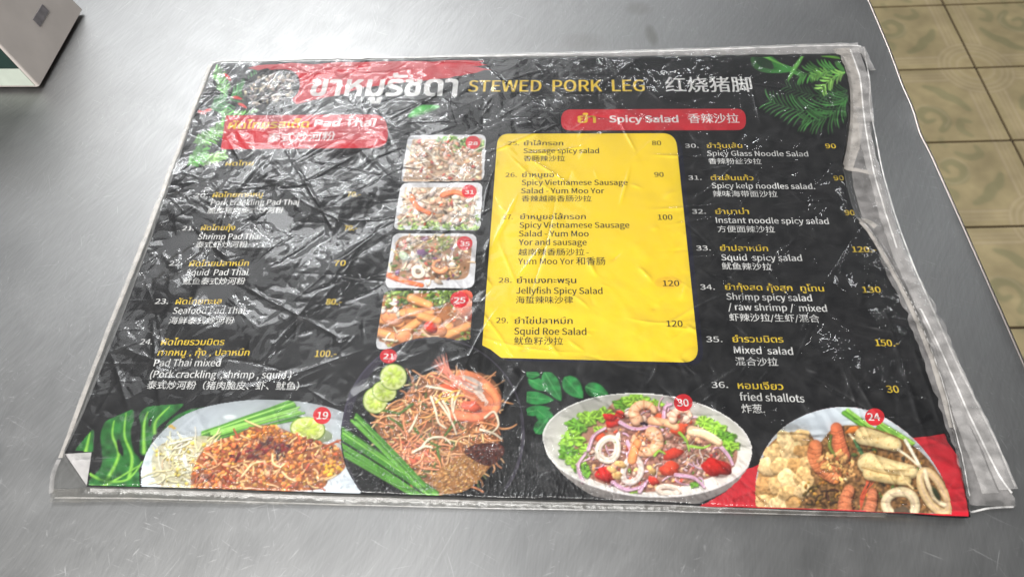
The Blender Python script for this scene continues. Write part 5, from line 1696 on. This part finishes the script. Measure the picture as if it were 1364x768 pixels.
def seam(px, width, mat, lift=0.35, rough=0.25, seed=0, dome=0.5, nacross=9, taper=(1, 1)):
    """a welded or folded strip of the sleeve: follows px (centre line), width in mm"""
    c = catmull([P(*q_)[:2] for q_ in px], 14)
    # resample to about 1 mm
    d = np.r_[0, np.cumsum(np.linalg.norm(np.diff(c, axis=0), axis=1))]
    n = max(6, int(d[-1] / 0.6))
    s_ = np.linspace(0, d[-1], n)
    c = np.stack([np.interp(s_, d, c[:, 0]), np.interp(s_, d, c[:, 1])], 1)
    tg = np.gradient(c, axis=0)
    tg /= np.linalg.norm(tg, axis=1)[:, None]
    nn = np.stack([-tg[:, 1], tg[:, 0]], 1)
    r = np.random.default_rng(seed)
    t = np.linspace(-1, 1, nacross)
    wv = width / 2 * (taper[0] + (taper[1] - taper[0]) * np.linspace(0, 1, n)) * (1 + 0.05 * np.interp(s_, np.linspace(0, d[-1], n // 6 + 2), r.normal(0, 1, n // 6 + 2)))
    pts = c[:, None, :] + nn[:, None, :] * (t[None, :, None] * wv[:, None, None])
    z = film_z(pts[..., 0], pts[..., 1])
    zc = np.maximum(np.minimum(z, 0.6), -2.7)
    ker = np.ones(5) / 5
    zc = np.apply_along_axis(lambda v: np.convolve(np.pad(v, 2, mode='edge'), ker, 'valid'), 0, zc)
    wr = np.interp(np.arange(n * nacross) % n + 0.0, np.arange(n), r.normal(0, 1, n)).reshape(nacross, n).T
    wr = wr * 0.75 + r.normal(0, 1, (n, nacross)) * 0.25
    wr *= 0.12
    z = np.maximum(zc, z) + lift + 0.35 * dome * (1 - t[None] ** 2) * (0.6 + 0.4 * np.abs(np.interp(s_, np.linspace(0, d[-1], n // 9 + 2), r.normal(0, 1, n // 9 + 2))))[:, None] + rough * wr * (1 - 0.6 * t[None] ** 2)
    V = np.concatenate([pts, z[..., None]], 2).reshape(-1, 3) / 1000
    ii = np.arange(n * nacross).reshape(n, nacross)
    qd = np.stack([ii[:-1, :-1].ravel(), ii[1:, :-1].ravel(), ii[1:, 1:].ravel(), ii[:-1, 1:].ravel()], 1)
    return link('seam', grid_mesh(V, qd, None, True), mat, menu)


# far edge, two runs of the right edge, folds beside the card, near edge, left edge
seam([(280, 81), (400, 78.5), (660, 73.5), (900, 68), (1110, 62), (1146, 61)], 8.5, M_MILK, 0.1, 0.12, 1, 0.3, taper=(0.45, 1.25))
seam([(1122, 62), (1134, 90), (1141, 125), (1142, 165), (1137, 200), (1130, 222)], 7.5, M_CREAM, 0.3, 0.12, 2, 0.4, taper=(1.5, 0.7))
seam([(1127, 75), (1133, 110), (1135, 150), (1131, 190), (1124, 222)], 2.2, M_CREAM, 0.6, 0.05, 12, 0.5)
seam([(1138, 62), (1149, 95), (1155, 125), (1158, 160)], 7, M_MILK, 0.3, 0.15, 3, 0.5)
seam([(1149, 60), (1157, 78), (1164, 92)], 4, M_MILK, 0.35, 0.2, 4, 0.5)
seam([(1146, 140), (1156, 190), (1170, 240), (1184, 290), (1200, 335), (1222, 385), (1246, 435), (1270, 485), (1296, 540), (1320, 590), (1346, 650)], 7.5, M_MILK, 0.3, 0.3, 5, 0.7, taper=(1.0, 1.15))
seam([(1146, 297), (1158, 312), (1183, 352), (1208, 402), (1233, 460), (1254, 520), (1270, 570)], 4.5, M_CREAM, 0.3, 0.1, 6, 0.6, taper=(0.7, 1.0))
seam([(1240, 455), (1262, 505), (1284, 560), (1304, 610), (1322, 655)], 5.0, M_MILK, 0.25, 0.3, 7, 0.6, taper=(0.6, 1.5))
seam([(66, 658), (180, 658), (320, 662), (450, 665), (650, 670), (850, 674), (1000, 679), (1180, 685.5)], 5.2, M_DIRTY, 0.15, 0.22, 9, 0.6, taper=(1.25, 0.1))
seam([(120, 652), (250, 655), (450, 662), (650, 667.5), (850, 671.5), (1000, 678), (1180, 684)], 1.4, M_MILK, 0.9, 0.1, 19, 0.4, taper=(1, 0.1))
seam([(279, 84), (240, 187), (200, 294), (150, 417), (110, 522), (78, 608)], 3.0, M_CREAM, 0.15, 0.1, 10, 0.5, taper=(1.1, 0.8))
seam([(76, 610), (68, 630), (65, 655)], 2.2, M_HAZE, 0.1, 0.12, 11, 0.3)
seam([(1146, 130), (1151, 215), (1168, 285), (1194, 348), (1226, 412), (1250, 470), (1273, 530), (1297, 590), (1323, 672)], 15, M_HAZE, 0.1, 0.25, 40, 0.3, nacross=15, taper=(0.8, 1.5))
seam([(1124, 222), (1142, 224), (1164, 228)], 3.0, M_CREAM, 0.2, 0.15, 14, 0.4)
seam([(1142, 294), (1156, 292), (1168, 300)], 3.2, M_CREAM, 0.3, 0.2, 15, 0.5)
# thin bright creases where the plastic is welded or doubled
seam([(1134, 64), (1146, 100), (1151, 140), (1155, 175), (1166, 230), (1181, 282), (1196, 328)], 0.9, M_EDGE, 0.5, 0.1, 30, 0.3)
seam([(1152, 60), (1160, 110), (1160, 135), (1170, 190), (1185, 255), (1215, 342), (1262, 450), (1300, 528), (1332, 592), (1355, 646)], 0.8, M_EDGE, 0.2, 0.1, 31, 0.3)
seam([(1228, 410), (1262, 480), (1296, 556), (1330, 625), (1350, 655)], 0.9, M_EDGE, 0.5, 0.1, 32, 0.3)
seam([(1150, 300), (1163, 316), (1188, 356), (1213, 406), (1238, 464), (1258, 520), (1280, 600), (1292, 660)], 0.8, M_EDGE, 0.7, 0.1, 33, 0.3)
seam([(280, 80.5), (400, 77.5), (660, 71.5), (900, 65), (1110, 58), (1148, 59)], 0.8, M_EDGE, 0.2, 0.1, 34, 0.3)
seam([(70, 661), (180, 662), (450, 670), (650, 675), (850, 678.5), (1000, 682), (1180, 687)], 0.7, M_EDGE, 0.1, 0.1, 35, 0.2, taper=(1, 0.15))
seam([(1290, 682), (1320, 675), (1353, 673)], 0.8, M_EDGE, 0.1, 0.1, 36, 0.2)
